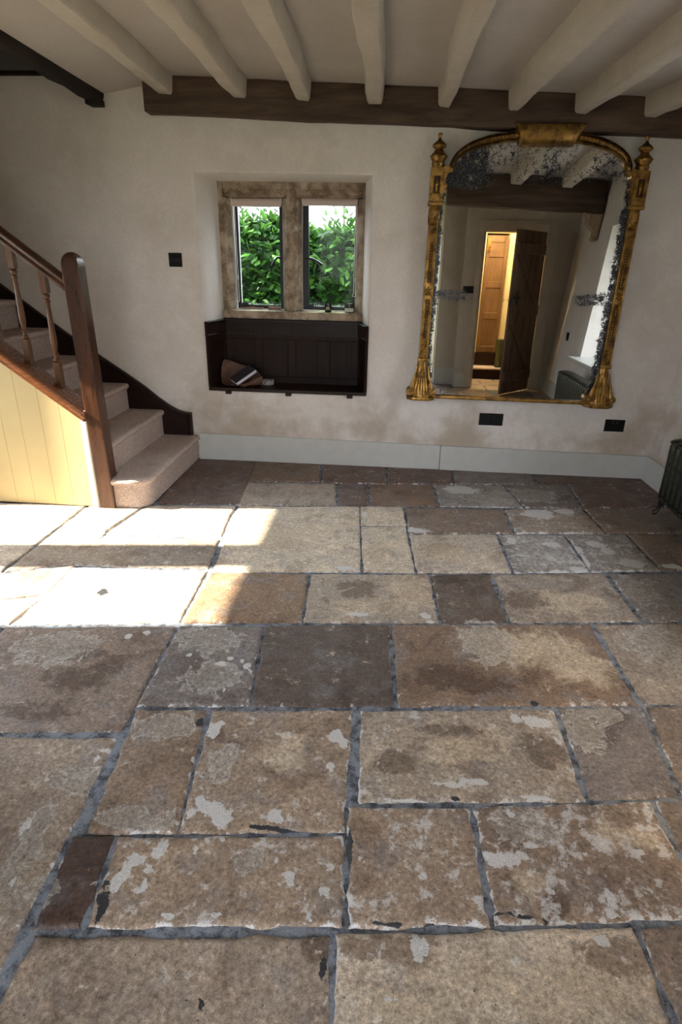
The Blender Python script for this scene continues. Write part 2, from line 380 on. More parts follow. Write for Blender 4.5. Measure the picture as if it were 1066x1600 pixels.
BLOBS = [
 ('L', -0.448, 1.211, 0.04, 0.028, 1.0),
 ('L', -0.411, 1.181, 0.036, 0.038, 1.0),
 ('L', -0.488, 1.233, 0.018, 0.026, 1.0),
 ('L', -0.498, 1.193, 0.011, 0.03, 1.0),
 ('L', -0.262, 1.208, 0.023, 0.028, 1.0),
 ('L', -0.247, 1.193, 0.014, 0.017, 1.0),
 ('L', -0.524, 1.512, 0.021, 0.041, 1.0),
 ('L', -0.511, 1.544, 0.015, 0.018, 1.0),
 ('L', -0.115, 1.527, 0.027, 0.035, 1.0),
 ('L', -0.095, 1.5, 0.017, 0.028, 1.0),
 ('L', -0.123, 1.398, 0.016, 0.023, 1.0),
 ('L', -0.151, 1.347, 0.006, 0.019, 1.0),
 ('L', -0.064, 1.354, 0.01, 0.02, 1.0),
 ('L', -0.174, 1.316, 0.008, 0.007, 1.0),
 ('L', -0.593, 1.037, 0.036, 0.018, 1.0),
 ('L', -0.61, 1.018, 0.02, 0.028, 1.0),
 ('L', -0.614, 0.986, 0.019, 0.027, 1.0),
 ('L', -0.618, 0.959, 0.014, 0.019, 1.0),
 ('L', -0.55, 1.06, 0.02, 0.018, 1.0),
 ('L', -0.54, 1.08, 0.017, 0.017, 1.0),
 ('L', -0.555, 1.014, 0.016, 0.014, 1.0),
 ('L', -0.559, 0.955, 0.019, 0.009, 1.0),
 ('L', -0.551, 0.975, 0.01, 0.023, 1.0),
 ('L', -0.452, 1.077, 0.013, 0.015, 1.0),
 ('L', -0.426, 1.107, 0.007, 0.008, 1.0),
 ('L', -0.385, 1.111, 0.009, 0.008, 1.0),
 ('L', -0.196, 1.033, 0.023, 0.012, 1.0),
 ('L', -0.185, 1.015, 0.013, 0.013, 1.0),
 ('L', -0.233, 1.07, 0.01, 0.013, 1.0),
 ('L', -0.214, 1.002, 0.006, 0.008, 1.0),
 ('L', -0.149, 0.982, 0.008, 0.013, 1.0),
 ('L', -0.124, 0.936, 0.009, 0.009, 1.0),
 ('L', -0.256, 0.97, 0.006, 0.006, 1.0),
 ('L', -0.347, 0.918, 0.018, 0.007, 1.0),
 ('L', -0.466, 0.907, 0.018, 0.006, 1.0),
 ('L', -0.102, 1.003, 0.016, 0.017, 1.0),
 ('L', -0.091, 1.064, 0.013, 0.014, 1.0),
 ('L', 0.49, 1.675, 0.02, 0.023, 1.0),
 ('L', 0.544, 1.672, 0.049, 0.029, 1.0),
 ('L', 0.584, 1.661, 0.031, 0.026, 1.0),
 ('L', 0.606, 1.591, 0.011, 0.012, 1.0),
 ('L', 0.235, 1.366, 0.058, 0.012, 1.0),
 ('L', 0.324, 1.387, 0.058, 0.015, 1.0),
 ('L', 0.119, 1.295, 0.112, 0.007, 1.0),
 ('L', 0.496, 1.345, 0.076, 0.007, 1.0),
 ('L', -0.037, 1.399, 0.008, 0.052, 1.0),
 ('L', 0.384, 1.129, 0.03, 0.019, 1.0),
 ('L', 0.342, 1.125, 0.03, 0.026, 1.0),
 ('L', 0.444, 1.182, 0.024, 0.016, 1.0),
 ('L', 0.413, 1.151, 0.017, 0.019, 1.0),
 ('L', 0.466, 1.057, 0.013, 0.014, 1.0),
 ('L', 0.614, 1.049, 0.011, 0.041, 1.0),
 ('L', 0.606, 1.016, 0.019, 0.013, 1.0),
 ('L', 0.65, 1.278, 0.009, 0.015, 1.0),
 ('L', 0.733, 1.192, 0.017, 0.012, 1.0),
 ('L', 0.41, 1.281, 0.018, 0.018, 1.0),
 ('L', 0.475, 1.205, 0.011, 0.01, 1.0),
 ('L', 0.301, 1.01, 0.032, 0.026, 1.0),
 ('L', 0.146, 1.061, 0.016, 0.014, 1.0),
 ('L', 0.165, 1.17, 0.007, 0.014, 1.0),
 ('L', -0.598, 1.859, 0.022, 0.016, 1.0),
 ('L', -0.569, 1.894, 0.017, 0.016, 1.0),
 ('L', -0.521, 1.883, 0.012, 0.016, 1.0),
 ('L', -0.494, 1.854, 0.022, 0.019, 1.0),
 ('L', -0.476, 1.821, 0.012, 0.011, 1.0),
 ('L', -0.543, 1.704, 0.011, 0.017, 1.0),
 ('L', -0.734, 1.897, 0.015, 0.016, 1.0),
 ('L', -1.025, 1.995, 0.021, 0.022, 1.0),
 ('L', -0.958, 2.03, 0.021, 0.018, 1.0),
 ('L', 0.132, 0.889, 0.021, 0.034, 1.0),
 ('L', 0.183, 0.887, 0.012, 0.007, 1.0),
 ('L', 0.352, 0.951, 0.061, 0.006, 1.0),
 ('L', 0.557, 0.945, 0.022, 0.021, 1.0),
 ('L', 0.067, 0.779, 0.027, 0.01, 1.0),
 ('L', 1.021, 2.822, 0.053, 0.044, 1.0),
 ('L', 1.073, 2.929, 0.031, 0.094, 1.0),
 ('L', 1.071, 3.066, 0.043, 0.05, 1.0),
 ('L', 0.734, 3.131, 0.037, 0.052, 1.0),
 ('L', 0.943, 3.115, 0.065, 0.034, 1.0),
 ('L', 0.966, 3.553, 0.122, 0.087, 1.0),
 ('L', 1.137, 3.606, 0.082, 0.055, 1.0),
 ('L', 1.314, 2.929, 0.076, 0.062, 1.0),
 ('L', 1.244, 3.072, 0.043, 0.067, 1.0),
 ('L', 1.198, 3.147, 0.051, 0.052, 1.0),
 ('L', 0.525, 3.927, 0.133, 0.091, 1.0),
 ('L', 0.195, 3.211, 0.112, 0.037, 1.0),
 ('L', -0.088, 2.269, 0.057, 0.021, 1.0),
 ('L', 0.21, 2.292, 0.028, 0.032, 1.0),
 ('L', 1.523, 2.918, 0.061, 0.03, 1.0),
 ('L', -0.178, 2.69, 0.058, 0.028, 1.0),
 ('L', -0.114, 3.391, 0.02, 0.103, 1.0),
 ('L', -0.963, 1.266, 0.011, 0.023, 1.0),
 ('L', -0.936, 1.103, 0.014, 0.031, 1.0),
 ('L', -0.88, 0.951, 0.009, 0.019, 1.0),
 ('L', -0.844, 1.394, 0.02, 0.013, 1.0),
 ('L', -0.856, 1.353, 0.01, 0.02, 1.0),
 ('P', -0.284, 1.431, 0.091, 0.082, 1.0),
 ('P', -0.259, 1.469, 0.062, 0.062, 1.0),
 ('P', 0.3, 1.528, 0.157, 0.076, 1.0),
 ('P', 0.4, 1.581, 0.085, 0.055, 1.0),
 ('P', 0.224, 1.479, 0.082, 0.039, 1.0),
 ('P', 0.606, 2.107, 0.318, 0.163, 1.0),
 ('P', 0.783, 2.0, 0.177, 0.131, 1.0),
 ('P', 0.454, 2.135, 0.161, 0.096, 1.0),
 ('P', 0.33, 0.823, 0.321, 0.101, 1.0),
 ('P', 0.513, 0.847, 0.126, 0.082, 1.0),
 ('P', 0.108, 0.771, 0.122, 0.049, 1.0),
 ('P', 0.752, 1.243, 0.071, 0.047, 1.0),
 ('P', 0.666, 1.244, 0.054, 0.065, 1.0),
 ('P', -0.572, 3.051, 0.29, 0.273, 1.0),
 ('P', 0.143, 2.491, 0.122, 0.191, 1.0),
 ('P', -0.091, 2.321, 0.115, 0.077, 1.0),
 ('P', 0.856, 2.488, 0.211, 0.135, 1.0),
 ('P', 0.358, 2.923, 0.173, 0.145, 1.0),
 ('P', -0.021, 2.915, 0.069, 0.163, 1.0),
 ('P', 0.422, 1.071, 0.065, 0.054, 1.0),
 ('G', -0.669, 1.154, 0.12, 0.037, 1.0),
 ('G', -0.677, 1.511, 0.11, 0.059, 1.0),
 ('G', -0.47, 1.393, 0.044, 0.08, 1.0),
 ('G', -0.462, 1.33, 0.042, 0.034, 1.0),
 ('G', -0.869, 1.276, 0.08, 0.062, 1.0),
 ('G', -0.907, 1.116, 0.038, 0.06, 1.0),
 ('G', -0.885, 1.03, 0.041, 0.045, 1.0),
 ('G', -0.893, 0.958, 0.04, 0.067, 1.0),
 ('G', -0.803, 0.934, 0.047, 0.032, 1.0),
 ('G', -0.31, 1.06, 0.041, 0.036, 1.0),
 ('G', 0.439, 1.242, 0.108, 0.065, 1.0),
 ('G', 0.454, 2.135, 0.107, 0.147, 1.0),
 ('G', -0.609, 1.769, 0.095, 0.113, 1.0),
 ('G', -0.679, 2.007, 0.13, 0.081, 1.0),
 ('G', -1.274, 1.896, 0.176, 0.106, 1.0),
 ('G', 0.686, 1.641, 0.109, 0.08, 1.0),
 ('G', 0.781, 1.745, 0.091, 0.055, 1.0),
 ('G', 1.192, 2.173, 0.134, 0.148, 1.0),
 ('G', 0.853, 3.024, 0.142, 0.187, 1.0),
 ('G', 1.254, 2.996, 0.14, 0.165, 1.0),
 ('G', 0.685, 3.826, 0.218, 0.125, 1.0),
 ('G', 0.99, 3.868, 0.175, 0.127, 1.0),
 ('G', 1.232, 2.651, 0.126, 0.134, 1.0),
 ('D', -0.627, 0.906, 0.011, 0.04, 1.0),
 ('D', -0.643, 0.933, 0.012, 0.019, 1.0),
 ('D', -0.649, 0.965, 0.009, 0.016, 1.0),
 ('D', -0.33, 0.733, 0.012, 0.009, 1.0),
 ('D', -0.365, 0.735, 0.008, 0.006, 1.0),
 ('D', -0.082, 0.828, 0.009, 0.032, 1.0),
 ('D', 0.573, 1.763, 0.018, 0.014, 1.0),
 ('D', -0.581, 1.542, 0.015, 0.024, 1.0),
 ('D', 0.051, 0.935, 0.053, 0.006, 1.0),
 ('D', 0.172, 0.943, 0.038, 0.006, 1.0),
 ('D', 0.44, 0.977, 0.009, 0.008, 1.0),
 ('D', -0.272, 1.164, 0.07, 0.008, 1.0),
 ('D', -0.182, 1.159, 0.052, 0.008, 1.0),
 ('D', 0.254, 1.318, 0.015, 0.007, 1.0),
 ('D', -0.045, 1.114, 0.01, 0.078, 1.0),
 ('D', 0.374, 0.986, 0.062, 0.006, 1.0),
 ('D', -1.287, 2.322, 0.029, 0.034, 1.0),
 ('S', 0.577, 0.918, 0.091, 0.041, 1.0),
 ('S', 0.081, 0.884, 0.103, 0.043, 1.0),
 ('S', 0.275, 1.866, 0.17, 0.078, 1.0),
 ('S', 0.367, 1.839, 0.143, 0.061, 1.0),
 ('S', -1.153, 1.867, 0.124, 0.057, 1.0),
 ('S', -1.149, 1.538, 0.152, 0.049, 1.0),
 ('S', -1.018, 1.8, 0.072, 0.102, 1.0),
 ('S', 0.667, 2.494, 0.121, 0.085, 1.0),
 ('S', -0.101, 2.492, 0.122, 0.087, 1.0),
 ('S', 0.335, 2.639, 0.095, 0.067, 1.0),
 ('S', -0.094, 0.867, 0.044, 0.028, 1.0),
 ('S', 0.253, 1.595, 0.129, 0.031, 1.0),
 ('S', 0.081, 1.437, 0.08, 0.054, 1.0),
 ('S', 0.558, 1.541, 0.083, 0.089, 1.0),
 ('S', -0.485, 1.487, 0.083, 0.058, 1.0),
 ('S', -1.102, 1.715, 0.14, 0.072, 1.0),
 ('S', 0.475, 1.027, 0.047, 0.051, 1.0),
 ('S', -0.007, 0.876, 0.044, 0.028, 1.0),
]
def in_poly(x, y, P):
    c = False; j = len(P) - 1
    for i in range(len(P)):
        if (P[i][1] > y) != (P[j][1] > y) and x < (P[j][0] - P[i][0]) * (y - P[i][1]) / (P[j][1] - P[i][1]) + P[i][0]: c = not c
        j = i
    return c
def lattice(seed):
    r = np.random.RandomState(seed); T = r.rand(64, 64)
    def f(x, y):
        xi = np.floor(x).astype(int); yi = np.floor(y).astype(int); fx = x - xi; fy = y - yi
        fx = fx * fx * (3 - 2 * fx); fy = fy * fy * (3 - 2 * fy)
        g = lambda a, b: T[a % 64, b % 64]
        return (g(xi, yi) * (1 - fx) + g(xi + 1, yi) * fx) * (1 - fy) + (g(xi, yi + 1) * (1 - fx) + g(xi + 1, yi + 1) * fx) * fy
    return f
NZ = lattice(3); NZ2 = lattice(5)
def build_floor():
    verts, faces, colr, mask, matid = [], [], [], [], []
    rnd = random.Random(11)
    slabs = list(SLABS)
    polys = [s[2] for s in SLABS]
    # ordinary flagstones where the photograph does not reach
    y = -2.4; row = 0
    while y < 4.3:
        h = rnd.choice((.38, .46, .55)); x = -3.4 + rnd.random() * .3
        while x < 2.5:
            w = rnd.choice((.45, .6, .75, .9))
            hit = any(in_poly(x + w * (i + .5) / 6, y + h * (j + .5) / 5, P) for P in polys for i in range(6) for j in range(5))
            if not hit:
                slabs.append((rnd.choice(('tan1', 'tan2', 'brown3', 'brown4', 'grey2', 'tan4', 'brown2')), .3, [(x, y + h), (x + w - .015, y + h), (x + w - .015, y + .015), (x, y + .015)]))
                x += w
            else:
                x += .15
        y += h; row += 1
    for tone, spk, P in slabs:
        P = [Vector((p[0], p[1])) for p in P]
        c = sum(P, Vector((0, 0))) / 4
        seen = (tone, spk) is not None and c.y > .5
        L = max((P[1] - P[0]).length, (P[2] - P[3]).length); W = max((P[3] - P[0]).length, (P[2] - P[1]).length)
        cell = .014 if (c.y < 2.6 and -1.4 < c.x < 1.4) else .022
        if c.y < .55 or abs(c.x) > 2.05: cell = .05
        nu = max(6, int(L / cell)); nv = max(6, int(W / cell))
        us = np.concatenate(([0, .004 / L * 1.0, .010 / L], np.linspace(.02 / L, 1 - .02 / L, nu), [1 - .010 / L, 1 - .004 / L, 1]))
        vs = np.concatenate(([0, .004 / W, .010 / W], np.linspace(.02 / W, 1 - .02 / W, nv), [1 - .010 / W, 1 - .004 / W, 1]))
        U, V = np.meshgrid(us, vs)
        A = [np.array(p) for p in P]
        X = (A[0][0] * (1 - U) + A[1][0] * U) * (1 - V) + (A[3][0] * (1 - U) + A[2][0] * U) * V
        Y = (A[0][1] * (1 - U) + A[1][1] * U) * (1 - V) + (A[3][1] * (1 - U) + A[2][1] * U) * V
        # ragged arris: push the border in and out
        du = np.minimum(U, 1 - U) * L; dv = np.minimum(V, 1 - V) * W; dd = np.minimum(du, dv)
        amp = np.clip(1 - dd / .06, 0, 1) * .011
        r1 = NZ(X * 17 + 100, Y * 17 + 100) * .6 + NZ(X * 55 + 9, Y * 55 + 7) * .4 - .42
        r2 = NZ2(X * 17 + 100, Y * 17 + 100) * .6 + NZ2(X * 55 + 9, Y * 55 + 7) * .4 - .42
        cxn, cyn = c.x, c.y
        X = X + np.where(du < dv, np.sign(cxn - X) * amp * r1 * 1.6, 0)
        Y = Y + np.where(dv <= du, np.sign(cyn - Y) * amp * r2 * 1.6, 0)
        hz = rnd.uniform(-.003, .003)
        Z = hz + (NZ(X * 5 + 40, Y * 5 + 40) - .5) * .004 + (NZ2(X * 24, Y * 24) - .5) * .0022
        edge = np.clip(1 - dd / .010, 0, 1); Z = Z - .013 * edge ** 2 - .002 * np.clip(1 - dd / .03, 0, 1)
        b0 = len(verts); nx = len(us); ny = len(vs)
        verts.extend(zip(X.ravel(), Y.ravel(), Z.ravel()))
        base = np.array(TONES[tone]); lu = base @ np.array((.2126, .7152, .0722)); base = (base * .84 + lu * .16) * 1.08
        j = rnd.uniform(.94, 1.06)
        lim = np.zeros(X.size); pal = np.zeros(X.size); dar = np.zeros(X.size); gry = np.zeros(X.size); sha = np.zeros(X.size)
        xf, yf = X.ravel(), Y.ravel()
        for k, bx, by, rx, ry, w in BLOBS:
            if abs(bx - c.x) > L + rx or abs(by - c.y) > W + ry: continue
            q = np.sqrt(((xf - bx) / rx) ** 2 + ((yf - by) / ry) ** 2)
            val = np.clip(1.0 - (q - .5), 0, 1) if k != 'P' else np.clip(1.25 - q, 0, 1)
            t = {'L': lim, 'P': pal, 'D': dar, 'G': gry, 'S': sha}[k]
            np.maximum(t, val * w, out=t)
        # lime crust along the joints
        em = np.clip(1 - dd.ravel() / .040, 0, 1)
        lim = np.maximum(lim, em * (.42 + .50 * spk))
        colr.extend((base[0] * j, base[1] * j, base[2] * j, spk) for _ in range(X.size))
        mask.extend(zip(lim, pal, dar, gry * .5 + 0)); 
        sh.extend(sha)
        for a in range(ny - 1):
            for b in range(nx - 1):
                i = b0 + a * nx + b
                faces.append((i, i + nx, i + nx + 1, i + 1)); matid.append(0)
    # mortar bed under everything
    x0, x1, y0, y1 = -3.6, 2.9, -2.5, 5.0
    b0 = len(verts); verts.extend([(x0, y0, -.009), (x1, y0, -.009), (x1, y1, -.009), (x0, y1, -.009)])
    faces.append((b0, b0 + 1, b0 + 2, b0 + 3)); matid.append(1)
    for _ in range(4): colr.append((0, 0, 0, 0)); mask.append((0, 0, 0, 0)); sh.append(0)
    me = bpy.data.meshes.new('floor'); me.from_pydata(verts, [], faces)
    a = me.color_attributes.new('tone', 'FLOAT_COLOR', 'POINT'); a.data.foreach_set('color', np.array(colr, dtype=np.float32).ravel())
    a = me.color_attributes.new('wear', 'FLOAT_COLOR', 'POINT'); a.data.foreach_set('color', np.array(mask, dtype=np.float32).ravel())
    a = me.attributes.new('damp', 'FLOAT', 'POINT'); a.data.foreach_set('value', np.array(sh, dtype=np.float32))
    me.polygons.foreach_set('material_index', np.array(matid, dtype=np.int32))
    me.polygons.foreach_set('use_smooth', np.ones(len(faces), dtype=bool))
    me.update()
    # stone material
    m = Mat('flagstone'); v = m.coord()
    t = m.attr('tone'); w = m.attr('wear'); W3 = m.sep(w.outputs['Color'])
    n1 = m.noise(3.2, v, 7, .62, .5); n2 = m.noise(16, v, 7, .68, .3); n3 = m.noise(85, v, 6, .7); n4 = m.noise(330, v, 3, .7); n5 = m.noise(7, v, 5, .6)
    base = t.outputs['Color']; spk = t.outputs['Alpha']
    n6 = m.noise(38, v, 6, .72, .4); nd = m.noise(5, v, 7, .68, .8); n7 = m.noise(11, v, 7, .66, 1.2)
    def dev(n, k): return m.math('MULTIPLY', m.math('SUBTRACT', n, .5), k)
    def mul(k): return m.mix(1.0, base, k, 'MULTIPLY')
    # drifting tone inside every slab
    c = m.mix(m.math('MULTIPLY', m.step(n1, .42, .66), .60), base, mul((1.36, 1.32, 1.26)))
    c = m.mix(m.math('MULTIPLY', m.step(nd, .53, .33), .75), c, mul((.52, .45, .41)))
    c = m.mix(m.math('MULTIPLY', m.step(n5, .50, .68), .38), c, (.225, .225, .24))
    c = m.mix(m.math('MULTIPLY', m.step(n2, .50, .68), .45), c, mul((1.55, 1.54, 1.52)))
    # worn pale heart, damp brown stain, grey worn skin
    pal = m.step(m.math('ADD', m.math('ADD', W3[1], dev(n2, 1.0)), dev(n7, 2.2)), .15, .85)
    c = m.mix(m.math('MULTIPLY', pal, .88), c, m.mix(m.step(nd, .35, .65), (.46, .365, .26), (.56, .46, .34)))
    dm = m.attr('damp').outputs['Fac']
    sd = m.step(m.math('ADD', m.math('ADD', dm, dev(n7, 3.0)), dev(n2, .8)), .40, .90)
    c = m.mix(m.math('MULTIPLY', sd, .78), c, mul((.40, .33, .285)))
    gv = m.math('ADD', m.math('ADD', m.math('MULTIPLY', w.outputs['Alpha'], 2), dev(n7, 3.2)), dev(n2, 1.4)); gr = m.step(gv, .50, .59)
    rim = m.math('MULTIPLY', gr, m.step(gv, .74, .58))
    c = m.mix(m.math('MULTIPLY', gr, .62), c, m.mix(m.step(nd, .35, .65), (.29, .255, .215), (.38, .35, .31)))
    c = m.mix(m.math('MULTIPLY', rim, .62), c, (.52, .50, .47))
    # sandy grain and pits
    c = m.mix(m.math('MULTIPLY', m.step(n6, .52, .66), .40), c, m.mix(1.0, c, (1.8, 1.78, 1.72), 'MULTIPLY'))
    c = m.mix(m.math('MULTIPLY', m.step(n6, .47, .34), .55), c, m.mix(1.0, c, (.50, .45, .42), 'MULTIPLY'))
    c = m.mix(m.math('MULTIPLY', m.step(n3, .50, .62), .50), c, m.mix(1.0, c, (1.75, 1.72, 1.66), 'MULTIPLY'))
    c = m.mix(m.math('MULTIPLY', m.step(n3, .48, .38), .60), c, m.mix(1.0, c, (.48, .44, .42), 'MULTIPLY'))
    c = m.mix(m.math('MULTIPLY', m.step(n4, .52, .44), .45), c, m.mix(1.0, c, (.45, .42, .40), 'MULTIPLY'))
    pits = m.math('MULTIPLY', m.step(m.voro(55, v), .16, .09), m.step(nd, .48, .56))
    c = m.mix(m.math('MULTIPLY', pits, .8), c, (.035, .028, .024))
    # lime flecks and crusts
    fl = m.step(m.math('ADD', m.math('ADD', m.math('MULTIPLY', n2, .45), m.math('MULTIPLY', n6, .35)), m.math('ADD', m.math('MULTIPLY', nd, .20), m.math('MULTIPLY', spk, .14))), .615, .665)
    lm = m.step(m.math('ADD', m.math('ADD', W3[0], dev(n2, 1.5)), dev(n6, 1.5)), .60, .70)
    lime = m.math('MAXIMUM', m.math('MULTIPLY', fl, .80), lm)
    c = m.mix(m.math('MULTIPLY', lime, .85), c, m.mix(m.step(n4, .35, .6), (.43, .42, .41), (.68, .67, .65)))
    dk = m.step(m.math('ADD', W3[2], dev(n6, 2.0)), .55, .64)
    c = m.mix(dk, c, (.022, .024, .028))
    m.inp('Base Color', c)
    m.inp('Roughness', m.math('ADD', .40, m.math('MULTIPLY', n2, .35))); m.inp('Specular IOR Level', .45)
    h = m.math('ADD', m.math('ADD', m.math('MULTIPLY', n2, .8), m.math('MULTIPLY', n3, .55)), m.math('ADD', m.math('MULTIPLY', lime, .25), m.math('MULTIPLY', n4, .12)))
    m.bump(h, .55, .006)
    g = Mat('slate_grey_mortar'); v = g.coord(); n = g.noise(25, v, 6, .7); n2 = g.noise(140, v, 3)
    gc = g.mix(g.step(n, .36, .60), (.040, .045, .055), (.215, .235, .27)); gc = g.mix(g.math('MULTIPLY', g.step(n2, .55, .7), .4), gc, (.36, .36, .36))
    g.inp('Base Color', gc); g.inp('Roughness', .9); g.bump(n2, .5, .004)
    me.materials.append(m.m); me.materials.append(g.m)
    o = bpy.data.objects.new('floor', me); COL.objects.link(o); o['kind'] = 'structure'
    return o
sh = []
_floor = build_floor()
# ------------------------------------------------------------------ room shell
D = 4.36
def zc(x): return 2.405 - .037 * x            # the ceiling sags to the right
def xr(z, y): return 1.90 + .083 * z + .028 * (D - y)   # battered right wall

# back wall with the splayed window-and-seat recess
b = MB()
OUT = [(-3.6, 0), (2.35, 0), (2.35, 2.62), (-1.84, 2.62), (-1.84, 2.485), (-3.6, 2.485)]
H0 = [(-1.337, .533), (-.170, .533), (-.177, 1.952), (-1.356, 1.958)]
H1 = [(-1.268, .533), (-.232, .533), (-.232, 1.934), (-1.268, 1.934)]
def ring_wall(b, y, hole, flip):
    (ax, az), (bx, bz), (cx, cz), (dx, dz) = hole
    q = [[(-3.6, 0), (2.35, 0), (bx, bz), (ax, az)],
         [(2.35, 0), (2.35, 2.62), (cx, cz), (bx, bz)],
         [(2.35, 2.62), (-1.84, 2.62), (-1.84, 2.485), (dx, dz), (cx, cz)],
         [(-1.84, 2.485), (-3.6, 2.485), (-3.6, 0), (ax, az), (dx, dz)]]
    for p in q: b.face([(x, y, z) for x, z in p])
ring_wall(b, D, H0, False); ring_wall(b, 4.95, H1, True)
for i in range(4):
    j = (i + 1) % 4
    b.face([(H0[i][0], D, H0[i][1]), (H0[j][0], D, H0[j][1]), (H1[j][0], 4.62, H1[j][1]), (H1[i][0], 4.62, H1[i][1])])
    b.face([(H1[i][0], 4.62, H1[i][1]), (H1[j][0], 4.62, H1[j][1]), (H1[j][0], 4.95, H1[j][1]), (H1[i][0], 4.95, H1[i][1])])
for i in range(6):
    p, q = OUT[i], OUT[(i + 1) % 6]
    b.face([(p[0], D, p[1]), (q[0], D, q[1]), (q[0], 4.95, q[1]), (p[0], 4.95, p[1])])
bmesh.ops.remove_doubles(b.bm, verts=b.bm.verts, dist=1e-4)
es = [e for e in b.bm.edges if all(abs(v.co.y - D) < 1e-4 and -1.4 < v.co.x < -.1 and .5 < v.co.z < 2 for v in e.verts)]
bmesh.ops.bevel(b.bm, geom=es, offset=.014, segments=3, profile=.5, affect='EDGES')
b.build('wall_back', M_wall, smooth=30, kind='structure')
# upper wall of the stairwell, set back behind a ledge
b = MB(); b.box(-3.6, -1.78, 4.75, 4.95, 2.485, 4.6); b.build('wall_stairwell', M_lowbounce, kind='structure')
b = MB(); b.box(-3.6, -2.23, 4.33, 4.42, 2.478, 2.502); b.bevel(.004); b.build('trim_1', M_beamy, kind='structure')

# left wall with the tall sunny window
XL = -3.3
def wall_x(x0, x1, holes, ya, yb, za, zb, name, mat):
    """wall slab normal to x with rectangular holes [(y0,y1,z0,z1)]"""
    b = MB(); ys = sorted({ya, yb} | {h[0] for h in holes} | {h[1] for h in holes})
    for y0, y1 in zip(ys, ys[1:]):
        zs = [za]
        for h in holes:
            if h[0] <= y0 and h[1] >= y1: zs += [h[2], h[3]]
        zs.append(zb)
        for k in range(0, len(zs), 2): b.box(x0, x1, y0, y1, zs[k], zs[k + 1])
    return b.build(name, mat, kind='structure')
SUN_AZ, SUN_EL = radians(7.0), radians(36)
WY = (1.76, 2.325, 2.535, 3.14)           # left-hand window: light, mullion, light
WZ = (.52, 2.10)
wall_x(-3.55, XL, [(WY[0], WY[1], *WZ), (WY[2], WY[3], *WZ)], -2.5, 4.95, 0, 4.6, 'wall_left', M_lowbounce)
w2 = thing('window_2', (-3.45, 2.5, .5), kind='structure')
for y0, y1 in ((WY[0], WY[1]), (WY[2], WY[3])):
    b = MB()
    for a in ((y0, y0 + .02, WZ[0], WZ[1]), (y1 - .02, y1, WZ[0], WZ[1]), (y0 + .02, y1 - .02, WZ[0], WZ[0] + .02), (y0 + .02, y1 - .02, WZ[1] - .02, WZ[1])): b.box(-3.53, -3.50, *a)
    f = b.build('casement', M_black, w2)
    b = MB(); b.box(-3.517, -3.513, y0 + .02, y1 - .02, WZ[0] + .02, WZ[1] - .02); b.build('pane', M_clear, f)

# right wall, leaning outwards, with its deep window over the radiator
RW = (1.86, 3.30, .585, 1.86)
b = MB()
def rq(y0, y1, z0, z1):
    c = []
    for z in (z0, z1):
        c += [(xr(z, y0), y0, z), (3.0, y0, z), (3.0, y1, z), (xr(z, y1), y1, z)]
    b.hexa(c)
rq(.40, RW[0], 0, 2.7); rq(RW[1], 4.5, 0, 2.7); rq(RW[0], RW[1], 0, RW[2]); rq(RW[0], RW[1], RW[3], 2.7)
b.build('wall_right', M_wall, kind='structure')
w3 = thing('window_3', (2.45, 2.58, .6), kind='structure')
b = MB()
for a in ((RW[0], RW[0] + .05, RW[2], RW[3]), (RW[1] - .05, RW[1], RW[2], RW[3]), (2.55, 2.61, RW[2], RW[3])): b.box(2.44, 2.50, *a)
for z in (RW[2], RW[3] - .05): b.box(2.44, 2.50, RW[0], RW[1], z, z + .05)
f = b.bevel(.004).build('window_frame', M_skirt, w3)
for y0, y1 in ((RW[0] + .05, 2.55), (2.61, RW[1] - .05)):
    b = MB(); b.box(2.468, 2.472, y0, y1, RW[2] + .05, RW[3] - .05); b.build('pane', M_clear, f)
b = MB(); b.hexa([(1.90, 1.77, .548), (2.45, 1.77, .548), (2.45, 3.40, .548), (1.90, 3.40, .548), (1.90, 1.77, .588), (2.45, 1.77, .588), (2.45, 3.40, .588), (1.90, 3.40, .588)])
b.bevel(.012, 3).build('window_sill', M_skirt, w3)

# wall with the plank door, facing the mirror
YR = .51
DX0, DX1, DZ = 1.075, 1.80, 1.875
b = MB()
b.box(.835, 1.015, .30, YR, 0, 2.62); b.box(1.86, 2.35, .30, YR, 0, 2.62); b.box(1.015, 1.86, .30, YR, 1.99, 2.62)
b.box(.58, .845, .20, .34, 0, 2.62)
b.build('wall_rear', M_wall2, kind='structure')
b = MB()
b.box(.845, .985, YR - .02, YR + .018, 0, .178); b.box(.58, .838, .33, .358, 0, .222); b.box(1.935, 2.06, YR - .02, YR + .018, 0, .178)
b.bevel(.004).build('baseboard_rear', M_skirt, kind='structure')
d1 = thing('door_1', (1.44, .5, 0), kind='structure')
b = MB()
b.box(.985, 1.075, .33, .535, 0, 2.0); b.box(1.80, 1.93, .33, .535, 0, 2.0); b.box(1.075, 1.80, .33, .535, 1.875, 2.0)
b.box(1.03, 1.05, .53, .545, 0, 1.97); b.box(1.05, 1.86, .53, .545, 1.95, 1.97)
b.bevel(.006).build('door_frame', M_frame, d1)
# plank door leaf, swung into the room
A = Vector((1.785, .548, 0)); F = Vector((1.345, 1.055, 0)); ax = (F - A).normalized(); nrm = Vector((-ax.y, ax.x, 0))
Wd = (F - A).length
Mleaf = Matrix(((ax.x, nrm.x, 0, A.x), (ax.y, nrm.y, 0, A.y), (0, 0, 1, 0), (0, 0, 0, 1)))
